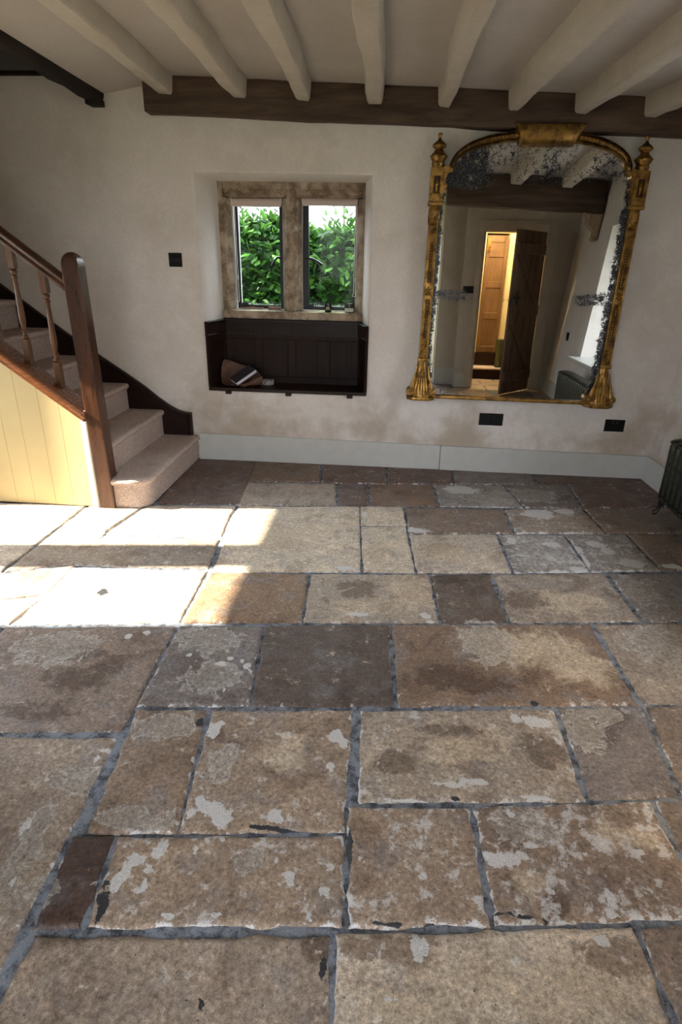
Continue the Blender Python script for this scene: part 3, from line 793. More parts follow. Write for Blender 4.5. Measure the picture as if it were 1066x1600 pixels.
# the face the mirror sees is on the -nrm side if that points at +x/+y; ledges go on that side
sgn = 1 if nrm.dot(Vector((-1, 3, 0))) > 0 else -1
b = MB()
for k in range(4):
    b.box(k * Wd / 4 + .002, (k + 1) * Wd / 4 - .002, -.014, .014, .015, 1.875, Mleaf)
b.bevel(.003, 1)
leaf = b.build('door_leaf', M_dkdoor, d1)
b = MB()
for z in (.16, .93, 1.62):
    b.box(.02, Wd - .02, .014 * sgn, .034 * sgn, z, z + .12, Mleaf)
for z in (.28, 1.05):
    p = [(.03, z), (.13, z), (Wd - .03, z + .56), (Wd - .13, z + .56)]
    b.prism(p, 'y', .014 * sgn, .032 * sgn, Mleaf)
b.bevel(.004, 1).build('door_ledge', M_dkdoor, leaf)
b = MB(); b.box(Wd - .17, Wd - .02, .034 * sgn, .042 * sgn, 1.13, 1.16, Mleaf); b.box(Wd - .11, Wd - .085, .03 * sgn, .045 * sgn, 1.08, 1.21, Mleaf)
b.tube([Mleaf @ Vector((Wd - .10 + .028 * cos(t), .05 * sgn, 1.145 + .028 * sin(t))) for t in np.linspace(0, 2 * pi, 14)], .006, 6)
b.tube([Mleaf @ Vector((Wd - .02 + .045 * sin(t), .022 * sgn, 1.09 + .045 * cos(t))) for t in np.linspace(0, pi, 10)], .006, 6)
b.build('door_latch', M_black, leaf)
b = MB()
for z in (.32, 1.60):
    b.box(.0, .30, -.018 * sgn, -.014 * sgn, z, z + .035, Mleaf)
b.build('door_hinge', M_black, leaf)

# cross wall added out of view on the left to shade the stair wall
b = MB(); b.box(-3.35, -1.38, .98, 1.42, 0, 2.42); b.bevel(.012, 2); b.build('wall_shade_block', M_lowbounce, kind='structure')

# front wall behind the camera, with an unseen glazed doorway added for fill daylight
b = MB()
FX0, FX1, FZ = -1.35, .30, 2.00
b.box(-3.6, FX0, -1.30, -1.05, 0, 2.62); b.box(FX1, .57, -1.30, -1.05, 0, 2.62); b.box(FX0, FX1, -1.30, -1.05, FZ, 2.62)
b.build('wall_front', M_lowbounce, kind='structure')
d3 = thing('fill_door', (-.53, -1.2, 0), kind='structure')
b = MB()
for x0, x1 in ((FX0, FX0 + .08), (FX1 - .08, FX1), (-.575, -.475)): b.box(x0, x1, -1.22, -1.16, 0, FZ)
for z0, z1 in ((0, .12), (FZ - .08, FZ), (1.0, 1.04)): b.box(FX0 + .08, FX1 - .08, -1.215, -1.165, z0, z1)
fr3 = b.build('door_frame', M_skirt, d3)
for x0, x1 in ((FX0 + .08, -.575), (-.475, FX1 - .08)):
    b = MB(); b.box(x0, x1, -1.192, -1.188, .12, FZ - .08); b.build('pane', M_clear, fr3)

# hall beyond the plank door
b = MB()
b.box(.57, .845, -2.25, .199, 0, 2.62); b.box(2.35, 2.5, -2.5, .40, 0, 2.62); b.box(.72, 2.35, -2.5, -2.25, 0, 2.62)
b.box(1.545, 2.35, -.80, -.66, 0, 2.4); b.box(.845, 1.235, -.80, -.60, 0, 2.4); b.box(1.235, 1.545, -.80, -.60, 1.93, 2.4)
b.build('wall_hall', M_cream, kind='structure')
b = MB(); b.box(.845, 2.35, -2.25, .30, 2.38, 2.46); b.build('ceiling_hall', M_ceil, kind='structure')
st = thing('hall_step', (1.5, -.35, 0), 'dark timber step with a pale tread edge beyond the plank door, seen in the mirror', 'step')
b = MB(); b.box(.85, 2.34, -.48, -.21, 0, .135); b.build('riser', M_dark, st)
b = MB(); b.box(.85, 2.34, -.49, -.195, .135, .158); b.bevel(.006).build('tread', M_carpet, st, label='pale worn tread')
b = MB(); b.box(.85, 2.34, -.598, -.491, 0, .325); b.build('trim_2', M_dark, kind='structure')
d2 = thing('door_2', (1.4, -.59, .33), kind='structure')
b = MB()
x0, x1, z0, z1 = 1.245, 1.54, .33, 1.90
b.box(x0, x1, -.625, -.60, z0, z1)
for a in ((x0, x0 + .05), (x1 - .05, x1)): b.box(a[0], a[1], -.60, -.588, z0, z1)
for z in (z0, .80, 1.22, 1.62, z1 - .09): b.box(x0 + .05, x1 - .05, -.60, -.588, z, z + .09)
b.bevel(.005, 1).build('panelled_leaf', M_pine, d2)
b = MB(); b.box(1.255, 1.30, -.588, -.575, 1.70, 1.86); b.tube([(1.277, -.58, 1.72), (1.277, -.54, 1.72), (1.277, -.53, 1.76)], .008); b.build('door_hinge', M_gilt, d2)

# baseboards
b = MB()
b.hexa([(-1.442, D - .022, 0), (.40, D - .022, 0), (.40, D + .01, 0), (-1.442, D + .01, 0), (-1.442, D - .016, .205), (.40, D - .016, .186), (.40, D + .01, .186), (-1.442, D + .01, .205)])
b.hexa([(.402, D - .028, 0), (1.93, D - .028, 0), (1.93, D + .01, 0), (.402, D + .01, 0), (.402, D - .022, .186), (1.93, D - .022, .172), (1.93, D + .01, .172), (.402, D + .01, .186)])
b.bevel(.004, 2).build('baseboard_back', M_skirt, kind='structure')
b = MB()
b.hexa([(xr(0, 4.35) - .02, 4.35, 0), (xr(0, 4.35) + .05, 4.35, 0), (xr(0, .52) + .05, .52, 0), (xr(0, .52) - .02, .52, 0),
        (xr(.172, 4.35) - .018, 4.35, .172), (xr(.172, 4.35) + .05, 4.35, .172), (xr(.172, .52) + .05, .52, .172), (xr(.172, .52) - .018, .52, .172)])
b.bevel(.004, 2).build('baseboard_right', M_skirt, kind='structure')

# ceiling
b = MB()
b.hexa([(-1.45, -2.5, zc(-1.45)), (2.6, -2.5, zc(2.6)), (2.6, 4.5, zc(2.6)), (-1.45, 4.5, zc(-1.45)), (-1.45, -2.5, 2.75), (2.6, -2.5, 2.75), (2.6, 4.5, 2.75), (-1.45, 4.5, 2.75)])
b.hexa([(-1.70, -2.5, 2.390), (-1.45, -2.5, zc(-1.45)), (-1.45, 4.5, zc(-1.45)), (-1.893, 4.5, 2.384), (-1.70, -2.5, 2.75), (-1.45, -2.5, 2.75), (-1.45, 4.5, 2.75), (-1.893, 4.5, 2.75)])
b.box(-3.6, -1.75, -2.5, 1.0, 2.40, 2.6); b.box(-3.6, -1.84, 1.0, 4.95, 4.5, 4.6); b.box(-1.84, -1.80, 1.0, 4.95, 2.75, 4.6); b.box(-3.6, -1.84, .95, 1.0, 2.6, 4.6)
b.build('ceiling', M_ceil, kind='structure')

# dark beam on the back wall that carries the joists
def wavy_beam(b, xs, f, seed):
    rnd = random.Random(seed); rs = []
    for x in xs:
        y0, y1, z0, z1 = f(x); j = lambda: rnd.uniform(-.005, .005)
        rs.append([(x, y0 + j(), z0 + j()), (x, y1, z0 + j()), (x, y1, z1), (x, y0 + j(), z1 + j())])
    b.rings(rs)
b = MB(); wavy_beam(b, np.linspace(-1.600, 2.04, 26), lambda x: (4.25, 4.358, 2.214 - .034 * x, 2.403 - .037 * x), 3)
o = b.bevel(.008, 2, 40).build('wall_beam', M_beam, smooth=40); tag_origin(o, (.2, 4.3, 2.2))
tag(o, 'long dark oak beam along the back wall under the ends of the ceiling joists', 'beam', kind='thing')
# matching beam towards the camera, seen in the mirror
b = MB(); wavy_beam(b, np.linspace(.5, 2.14, 14), lambda x: (1.30, 1.46, 2.085 - .034 * x, 2.39 - .037 * x), 5)
o = b.bevel(.008, 2, 40).build('cross_beam', M_beam, smooth=40); tag_origin(o, (1.3, 1.4, 2.1))
tag(o, 'dark oak cross beam before the plank door, reflected high in the mirror', 'beam', kind='thing')
# stairwell trimmer
b = MB(); rs = []; rnd = random.Random(8)
for y in np.linspace(1.01, 4.358, 20):
    j = lambda: rnd.uniform(-.008, .008)
    e = .034 * (4.36 - y); rs.append([(-1.985 + e + j(), y, 2.338 + j()), (-1.905 + e + j() * .5, y, 2.340 + j() * .6), (-1.892 + e, y, 2.372), (-1.892 + e, y, 2.60), (-1.99 + e, y, 2.60)])
b.rings(rs); b.box(-1.975, -1.893, 4.25, 4.358, 2.309, 2.345)
o = b.bevel(.006, 2, 40).build('stairwell_beam', M_beamy, smooth=40); tag_origin(o, (-1.93, 2.7, 2.45))
tag(o, 'black oak beam edging the stairwell opening at the upper left', 'beam', kind='thing')

# joists: (x left, x right at the back wall), (x left, x right further forward at y 2.73)
J = [((-1.505, -1.408), (-1.450, -1.335)), ((-1.043, -.952), (-1.020, -.905)), ((-.648, -.562), (-.622, -.505)), ((-.222, -.128), (-.205, -.100)),
     ((.203, .275), (.225, .305)), ((.612, .680), (.665, .770)), ((1.000, 1.075), (1.080, 1.195)), ((1.395, 1.475), (1.545, 1.660))]
ORD = ['cream joist nearest the staircase, first of the row on the ceiling', 'cream joist next to the one nearest the stairs, left of the window',
       'cream joist running towards the left light of the window', 'cream joist above the right reveal of the window recess',
       'cream joist ending just left of the mirror top', 'cream joist ending above the left half of the gilt crest',
       'cream joist ending just right of the gilt crest', 'cream joist nearest the right wall, partly out of the frame']
for k, ((a0, a1), (c0, c1)) in enumerate(J):
    b = MB(); rs = []; rnd = random.Random(20 + k)
    ph = rnd.random() * 6
    for y in np.linspace(4.242, 1.468, 26):
        t = (4.22 - y) / (4.22 - 2.73)
        x0 = a0 + (c0 - a0) * t; x1 = a1 + (c1 - a1) * t
        if t > 1: x1 = x0 + (c1 - c0)
        wv = .008 * sin(y * 4.1 + ph) + rnd.uniform(-.003, .003); z0 = 2.303 - .037 * x0
        if y > 4.12: wv *= .2
        zt = zc(x0) + .02
        e = .004 if y < 4.2 else .002
        rs.append([(x0 + wv - .012, y, zt), (x0 + wv + rnd.uniform(-e, e), y, z0 + .012), (x0 + wv + .012, y, z0 + rnd.uniform(-e, e)), (x1 + wv * .6 - .010, y, z0 - .003 + rnd.uniform(-e, e)), (x1 + wv * .6, y, z0 + .010), (x1 + wv * .6 + .010, y, zt)])
    b.rings(rs)
    o = b.build('ceiling_joist', M_joist, smooth=50); tag_origin(o, ((a0 + a1) / 2, 2.8, 2.3))
    tag(o, ORD[k], 'joist', 'joists under the ceiling', kind='thing')

# corbel under the right end of the cross beam
b = MB()
prof = [(2.14, 2.004), (1.97, 2.008), (1.965, 1.99), (1.995, 1.97), (1.99, 1.92), (2.03, 1.87), (2.075, 1.84), (2.08, 1.79), (2.065, 1.77), (2.075, 1.745), (2.11, 1.745)]
b.prism(prof, 'y', 1.31, 1.45); b.bevel(.008, 2, 25)
o = b.build('corbel', M_corb); tag_origin(o, (2.1, 1.38, 1.75)); tag(o, 'scroll-carved wooden corbel under the cross beam, reflected at the mirror upper right', 'corbel')
# ------------------------------------------------------------------ back window
w1 = thing('window_1', (-.75, 4.62, 1.03), kind='structure')
LT = [(-1.193, -.820), (-.684, -.287)]; LZ = (1.088, 1.838)
b = MB()
Yf, Yi = 4.62, 4.68
xs = [-1.30, -.20]
# chamfered face: outer grid of flats around two lights
ch = .040
def frame_face(b):
    o = [(a - ch, c + ch) for a, c in LT]
    zt, zb = LZ[1] + .048, LZ[0]
    # flats at Yf
    b.box(-1.30, o[0][0], Yf, 4.90, 1.03, 1.965); b.box(o[1][1], -.20, Yf, 4.90, 1.03, 1.965)
    b.box(o[0][0], o[1][1], Yf, 4.90, zt, 1.965)
    b.box(o[0][1], o[1][0], Yf, 4.90, zb, zt)
    for (a, c), (oa, oc) in zip(LT, o):
        # chamfer blocks: left, right, top as wedges running back
        b.prism([(oa, Yf), (a, Yi), (a, 4.90), (oa, 4.90)], 'z', zb, LZ[1])
        b.prism([(oc, Yf), (c, Yi), (c, 4.90), (oc, 4.90)], 'z', zb, LZ[1])
        b.prism([(Yf, zt), (Yi, LZ[1]), (4.90, LZ[1]), (4.90, zt)], 'x', oa, oc)
frame_face(b)
b.bevel(.004, 1, 35)
b.build('stone_surround', M_stone, w1)
b = MB(); b.box(-1.263, -.215, 4.588, 4.90, 1.03, 1.088); b.bevel(.010, 2).build('stone_sill', M_stone, w1, label='worn dark-edged stone sill')
for k, (a, c) in enumerate(LT):
    f0, f1 = 4.715, 4.745
    b = MB()
    # pale painted rebate beside the iron frame
    b.box(a, a + .004, 4.69, 4.90, LZ[0], LZ[1]); b.box(c - .004, c, 4.69, 4.90, LZ[0], LZ[1]); b.box(a, c, 4.69, 4.72, LZ[0], LZ[0] + .004)
    b.build('rebate', M_skirt, w1, label='pale painted rebate of the window light')
    b = MB()
    l, r = (a + .012, c - .004) if k == 0 else (a + .006, c - .004)
    wl, wr = (.026, .028) if k == 0 else (.040, .016)
    b.box(l, l + wl, f0, f1, LZ[0] + .006, LZ[1]); b.box(r - wr, r, f0, f1, LZ[0] + .006, LZ[1])
    b.box(l + wl, r - wr, f0, f1, LZ[0] + .006, LZ[0] + .034); b.box(l + wl, r - wr, f0, f1, LZ[1] - .03, LZ[1])
    b.bevel(.003, 1)
    cf = b.build('casement', M_black, w1, label='black iron casement, %s light' % ('left' if k == 0 else 'right'))
    cond = [((l + r) / 2 + .05 + .75, LZ[0] + .02 - 1.03, .26, .10, .75)] if k == 0 else [((l + r) / 2 + .01 + .75, 1.19 - 1.03, .12, .16, .85)]
    b = MB(); b.box(l + wl - .004, r - wr + .004, 4.728, 4.732, LZ[0] + .03, LZ[1] - .02)
    b.build('pane', glass('casement_glass', cond), cf)
    # cockspur handle and stay
    b = MB()
    if k == 0:
        b.box(r - .026, r - .004, 4.70, f0, 1.42, 1.48)
        b.tube([(r - .012, 4.695, 1.452), (r - .04, 4.69, 1.455), (r - .062, 4.69, 1.435), (r - .085, 4.69, 1.395), (r - .095, 4.69, 1.362)], [.009, .009, .008, .009, .010])
    else:
        b.box(l + .006, l + .03, 4.70, f0, 1.42, 1.48)
        b.tube([(l + .016, 4.695, 1.452), (l + .05, 4.69, 1.452), (l + .075, 4.69, 1.448), (l + .11, 4.69, 1.43), (l + .142, 4.69, 1.408)], [.009, .009, .008, .010, .012])
    b.build('handle', M_black, cf)
    b = MB(); cx = r - .055 if k == 0 else l + .075
    b.tube([(cx + .017 * cos(t), 4.705, LZ[0] + .037 + .017 * sin(t)) for t in np.linspace(-.3, pi + .3, 12)], .004, 6)
    b.box(l + .035, l + .08, 4.705, f0, LZ[0] + .03, LZ[0] + .048)
    b.box(l + .105, l + .112, 4.705, f0, LZ[0] + .018, LZ[0] + .046)
    b.build('stay', M_black, cf)
    if k == 0:
        b = MB(); b.box(l + .02, l + .20, 4.695, 4.712, LZ[0] + .006, LZ[0] + .016); b.box(l + .085, l + .125, 4.695, 4.712, LZ[0] + .012, LZ[0] + .020)
        b.box(l + .235, r - .02, 4.690, 4.712, LZ[0] + .006, LZ[0] + .024)
        b.bevel(.002, 1).build('stay_bar', M_bronze, cf, label='reddish bronze bars along the foot of the casement')

# roller blinds
for k, (a, c) in enumerate(LT):
    nm = ('rolled-up pale fabric blind over the left light of the stone window', 'rolled-up pale fabric blind over the right light of the stone window')[k]
    bl = thing('roller_blind', ((a + c) / 2, 4.68, 1.81), nm, 'blind', 'blinds above the window lights')
    x0, x1 = a + .004, c - .004
    zb = 1.780 if k == 0 else 1.792
    zr = (zb + 1.836) / 2 + .004; rr = .024
    b = MB(); b.rings([[(x, 4.685 + rr * cos(t) * .9, zr + rr * sin(t)) for t in np.linspace(0, 2 * pi, 17)[:-1]] for x in (x0 + .006, x1 - .006)])
    b.box(x0 + .008, x1 - .008, 4.660, 4.664, zb + .006, zr)
    b.build('fabric', M_blind, bl, smooth=40)
    b = MB(); b.box(x0 + .008, x1 - .008, 4.657, 4.667, zb, zb + .007); b.bevel(.002).build('bottom_bar', M_chain, bl)
    for xx in (x0, x1 - .006):
        b = MB(); b.box(xx, xx + .006, 4.66, 4.712, zr - .02, 1.837); b.build('bracket', M_chain, bl)
    cx = x0 + .022 if k == 0 else x1 - .006
    zl = 1.142 if k == 0 else 1.20
    b = MB(); dy = .010
    p = [(cx - (.003 if k else .008), 4.668, 1.80), (cx - (.003 if k else .004), 4.668, zl + .02)] + [(cx + .012 * cos(t), 4.668, zl + .012 + .012 * sin(t)) for t in np.linspace(pi, 2 * pi, 7)] + [(cx + .010, 4.668, zl + .02), (cx + .004, 4.668, 1.80)]
    b.tube(p, .0026, 6); b.box(cx + .004, cx + .012, 4.664, 4.672, 1.30, 1.33)
    b.build('bead_chain', M_chain, bl)

# candle jars on the sill
for k, (x0, x1, z1, lab) in enumerate(((-.512, -.458, 1.153, 'small dark glass candle jar with a narrow tan label on the window sill'), (-.364, -.290, 1.153, 'wide dark candle jar with a pale label at the right end of the sill'))):
    cx, r = (x0 + x1) / 2, (x1 - x0) / 2
    j = thing('candle_jar', (cx, 4.655, 1.088), lab, 'candle')
    b = MB(); h = z1 - 1.088
    b.lathe([(r * .9, 0), (r, .005), (r, h - .004), (r * .98, h), (r * .9, h), (r * .9, h - .012), (.002, h - .014)], (cx, 4.655, 1.088), 24); b.build('glass_jar', M_candleglass, j, smooth=40)
    b = MB(); lo, hi = (.016, .036) if k == 0 else (.006, .032)
    half = .5 if k == 0 else 1.0
    n = 9; ang = [-pi / 2 - half + 2 * half * i / (n - 1) for i in range(n)]
    b.rings([[(cx + rr * cos(t), 4.655 + rr * sin(t), z) for rr, z in ((r + .0006, 1.088 + lo), (r + .0006, 1.088 + hi), (r - .001, 1.088 + hi), (r - .001, 1.088 + lo))] for t in ang])
    b.build('label', M_labelt if k == 0 else M_label, j, smooth=40)
    if k == 1:
        b = MB(); b.lathe([(r * .92, .045), (r * .92, .062)], (cx, 4.655, 1.088), 20); 
        b.build('wax', M_label, j)
        
# ------------------------------------------------------------------ window seat
ws = thing('window_seat', (-.75, 4.45, .535), 'dark oak panelled window seat built into the recess under the stone window', 'window seat')
SB = 4.585      # panel face
b = MB()
b.prism([(-1.338, 4.342), (-.168, 4.342), (-.228, 4.62), (-1.272, 4.62)], 'z', .535, .560); b.bevel(.006, 2).build('seat_board', M_dark, ws)
b = MB()
b.box(-1.27, -.23, SB + .012, 4.615, .56, 1.03)
stiles = [(-1.262, -1.19), (-1.035, -.975), (-.78, -.72), (-.555, -.46), (-.30, -.236)]
for s0, s1 in stiles: b.box(s0, s1, SB, SB + .014, .6101, .8849)
b.box(-1.262, -.236, SB, SB + .014, .56, .61); b.box(-1.262, -.236, SB, SB + .014, .885, .9248)
b.bevel(.004, 2, 40).build('back_panel', M_darkz, ws)
b = MB(); b.box(-1.262, -.236, SB - .002, SB + .012, .925, 1.028)
b.box(-1.262, -.236, SB - .012, SB, .920, .932); b.box(-1.262, -.236, SB - .014, SB, 1.012, 1.028)
x = -1.25
while x < -.25: b.box(x, x + .008, SB - .010, SB, .938, 1.008); x += .0155
b.build('fluted_frieze', M_dark, ws)
for side in (0, 1):
    b = MB()
    p0 = Vector((-1.340, 4.348, 0)) if side == 0 else Vector((-.166, 4.348, 0)); p1 = Vector((-1.264, 4.61, 0)) if side == 0 else Vector((-.236, 4.61, 0))
    e = (p1 - p0).normalized(); L = (p1 - p0).length; nn = Vector((e.y, -e.x, 0)) if side == 0 else Vector((-e.y, e.x, 0))
    Mx = Matrix(((e.x, nn.x, 0, p0.x), (e.y, nn.y, 0, p0.y), (0, 0, 1, 0), (0, 0, 0, 1)))
    b.box(0, L, .001, .010, .56, 1.022, Mx)
    b.box(0, .055, .010, .020, .56, .93, Mx); b.box(L - .05, L, .010, .020, .56, .93, Mx)
    b.box(.0551, L - .0501, .010, .020, .56, .62, Mx); b.box(.055, L - .05, .010, .020, .885, .93, Mx)
    b.box(-.006, L, .004, .024, .93, 1.022, Mx); b.box(-.008, L, .004, .030, .925, .935, Mx); b.box(-.010, L, .004, .034, 1.012, 1.024, Mx)
    t = .01
    while t < L - .02: b.box(t, t + .006, .024, .030, .938, 1.008, Mx); t += .0135
    b.bevel(.002, 1, 40).build('side_panel', M_darkz, ws)
for x in (-1.19, -.742, -.289):
    b = MB(); b.box(x - .021, x + .021, 4.338, 4.36, .514, .536); b.bevel(.002, 1).build('bracket', M_dark, ws)

# leather pouch with a book lying in it, and a small patterned pack behind
def cloth_sheet(name, mat, grid, parent, thick=.004):
    b = MB(); R = [[b.bm.verts.new(p) for p in row] for row in grid]
    for a, c in zip(R, R[1:]):
        for i in range(len(a) - 1): b.bm.faces.new([a[i], a[i + 1], c[i + 1], c[i]])
    o = b.build(name, mat, parent, smooth=60)
    s = o.modifiers.new('thickness', 'SOLIDIFY'); s.thickness = thick; s.offset = 0
    ss = o.modifiers.new('soft', 'SUBSURF'); ss.levels = 1; ss.render_levels = 2
    return o
pouch = thing('leather_pouch', (-1.10, 4.45, .562), 'brown leather pouch with one corner standing up, on the left of the window seat', 'bag')
Z = .564
g = [[(-1.262, 4.500, .752), (-1.225, 4.515, .742), (-1.165, 4.52, .718), (-1.10, 4.525, .700), (-1.02, 4.53, .676), (-.985, 4.53, .640)],
     [(-1.275, 4.470, .672), (-1.225, 4.490, .665), (-1.165, 4.50, .655), (-1.10, 4.505, .640), (-1.02, 4.51, .622), (-.970, 4.51, .610)],
     [(-1.268, 4.430, .600), (-1.225, 4.445, .596), (-1.165, 4.46, .590), (-1.10, 4.47, .585), (-1.02, 4.48, .582), (-.960, 4.48, .580)],
     [(-1.245, 4.395, .572), (-1.20, 4.40, .570), (-1.14, 4.41, Z + .003), (-1.08, 4.42, Z + .003), (-1.01, 4.43, Z + .003), (-.955, 4.445, Z + .004)],
     [(-1.205, 4.380, .572), (-1.165, 4.378, .570), (-1.115, 4.375, .568), (-1.06, 4.380, .568), (-1.00, 4.395, .572), (-.950, 4.42, .582)],
     [(-1.180, 4.390, .580), (-1.140, 4.382, .578), (-1.095, 4.372, .580), (-1.045, 4.372, .590), (-.99, 4.390, .612), (-.940, 4.415, .632)],
     [(-1.165, 4.405, .578), (-1.130, 4.398, .580), (-1.088, 4.385, .588), (-1.040, 4.388, .605), (-.985, 4.405, .630), (-.945, 4.425, .645)]]
cloth_sheet('leather_body', M_leather, g, pouch)
b = MB(); b.tube([(-1.10, 4.372, .572), (-1.075, 4.368, .566), (-1.05, 4.372, .582), (-1.00, 4.392, .606)], .005); b.build('piping', M_leather, pouch, smooth=True)
bk = thing('book', (-1.10, 4.43, .60), 'dark covered book with pale page edges, lying open-side out on the leather pouch', 'book')
e1 = Vector((.62, .42, .42)).normalized(); e2 = Vector((.72, -.62, -.05)); e2 = (e2 - e1 * e2.dot(e1)).normalized(); e3 = e1.cross(e2)
if e3.z < 0: e3 = -e3
o0 = Vector((-1.185, 4.425, .594))
Mb = Matrix(((e1.x, e2.x, e3.x, o0.x), (e1.y, e2.y, e3.y, o0.y), (e1.z, e2.z, e3.z, o0.z), (0, 0, 0, 1)))
b = MB(); b.box(.002, .178, .0, .108, .003, .023, Mb); b.build('pages', M_paper, bk)
b = MB(); b.box(0, .18, -.003, .110, 0, .003, Mb); b.box(0, .18, -.003, .106, .023, .026, Mb); b.box(0, .18, -.005, -.001, .0, .026, Mb); b.build('cover', M_cover, bk)
m = Mat('patterned_card'); v = m.coord(); m.inp('Base Color', m.ramp(m.voro(70, v), [(.25, (.05, .045, .045)), (.45, (.42, .39, .36))])); m.inp('Roughness', .6)
b = MB(); Mr = Matrix.Translation((-.925, 4.515, .5605)) @ Matrix.Rotation(radians(-14), 4, 'Z')
b.box(-.045, .035, -.028, .028, 0, .038, Mr); b.bevel(.002, 1)
o = b.build('card_box', m.m); tag_origin(o, (-.925, 4.515, .5605)); tag(o, 'small patterned card box lying behind the leather pouch', 'box')

# ------------------------------------------------------------------ switch and sockets
def plate(name, x0, x1, z0, z1, rockers, label, y=D, cat='switch', M=None, mat_r=None):
    c = ((x0 + x1) / 2, y, (z0 + z1) / 2)
    t = thing(name, c, label, cat)
    b = MB(); b.box(x0, x1, y - .007, y + .001, z0, z1); b.bevel(.002, 2).build('face_plate', M_plate, t)
    for kind, rx, rz, w, h in rockers:
        b = MB()
        if kind == 'rocker': b.box(c[0] + rx - w, c[0] + rx + w, y - .0115, y - .006, c[2] + rz - h, c[2] + rz + h); b.bevel(.0015, 1)
        else:
            for dx, dz, ww, hh in ((0, .011, .003, .006), (-.011, -.007, .0045, .003), (.011, -.007, .0045, .003)):
                b.box(c[0] + rx + dx - ww, c[0] + rx + dx + ww, y - .0078, y - .0065, c[2] + rz + dz - hh, c[2] + rz + dz + hh)
        b.build('rocker' if kind == 'rocker' else 'socket_holes', M_rock if kind == 'rocker' else M_candleglass, t)
    return t
plate('light_switch', -1.562, -1.470, 1.381, 1.470, [('rocker', -.026, 0, .009, .011), ('rocker', 0, 0, .009, .011), ('rocker', .026, 0, .009, .011)], 'square black light switch on the plaster between the newel post and the window')
plate('double_socket', .662, .833, .353, .441, [('holes', -.045, -.008, 0, 0), ('holes', .045, -.008, 0, 0), ('rocker', -.018, .022, .007, .009), ('rocker', .018, .022, .007, .009)], 'black double socket low on the wall under the middle of the mirror', cat='socket')
plate('double_socket', 1.556, 1.694, .343, .430, [('holes', -.038, -.008, 0, 0), ('holes', .038, -.008, 0, 0), ('rocker', -.016, .022, .007, .009), ('rocker', .016, .022, .007, .009)], 'black double socket near the right corner, below the mirror right foot', cat='socket')
t = thing('light_switch', (.925, YR, 1.21), 'black double light switch beside the plank door frame, seen in the mirror', 'switch')
b = MB(); b.box(.853, .998, YR - .001, YR + .008, 1.168, 1.253); b.bevel(.002).build('face_plate', M_plate, t)
for x in (.89, .96):
    b = MB(); b.box(x - .01, x + .01, YR + .007, YR + .012, 1.195, 1.225); b.build('rocker', M_rock, t)
t = thing('wall_thermostat', (2.05, 1.16, .735), 'narrow black control on the right wall above the radiator end, seen in the mirror', 'switch')
b = MB(); x = xr(.735, 1.16); b.box(x - .012, x + .01, 1.12, 1.20, .69, .78); b.bevel(.002).build('face_plate', M_plate, t)
b = MB(); b.box(x - .016, x - .011, 1.15, 1.17, .72, .75); b.build('rocker', M_rock, t)

# ------------------------------------------------------------------ radiator
rad = thing('column_radiator', (1.79, 2.92, 0), 'cast iron column radiator on scrolled feet below the right window', 'radiator')
def rad_section(y):
    b = MB()
    for x in (1.735, 1.790, 1.845):
        b.rings([[(x + .026 * cos(t) * k, y + .029 * sin(t) * k, z) for t in np.linspace(0, 2 * pi, 13)[:-1]] for z, k in ((.10, .55), (.125, .95), (.15, 1.0), (.28, .92), (.42, 1.0), (.452, .95), (.475, .55))])
    for z0, z1 in ((.085, .135), (.445, .492)):
        zz = (z0 + z1) / 2
        b.rings([[(1.79 + .078 * k * cos(t), yy, zz + (z1 - z0) / 2 * k * sin(t)) for t in np.linspace(0, 2 * pi, 19)[:-1]] for yy, k in ((y - .031, .90), (y - .024, 1.0), (y + .024, 1.0), (y + .031, .90))])
    return b
ys = np.linspace(2.235, 3.64, 22)
sec0 = None
for i, y in enumerate(ys):
    if sec0 is None: sec0 = rad_section(y).build('section', M_iron, rad, smooth=45)
    else:
        s2 = sec0.copy(); COL.objects.link(s2); s2.location = (0, y - ys[0], 0); s2.parent = rad
for y in (ys[0], ys[-1]):
    for x, s in ((1.735, -1), (1.845, 1)):
        b = MB(); b.tube([(x - s * .008, y, .11), (x + s * .002, y, .07), (x + s * .012, y, .035), (x + s * .022 - (.012 if s < 0 else 0), y, .012)], [.024, .017, .015, .013], 8); b.sphere((x + s * .026, y, .014), .014)
        b.build('foot', M_iron, rad, smooth=True)
b = MB(); b.tube([(1.79, ys[0] - .03, .11), (1.79, ys[0] - .09, .11), (1.79, ys[0] - .09, .0)], .011); b.sphere((1.79, ys[0] - .085, .115), .022); b.build('valve', M_gilt, rad, smooth=True, label='brass valve')

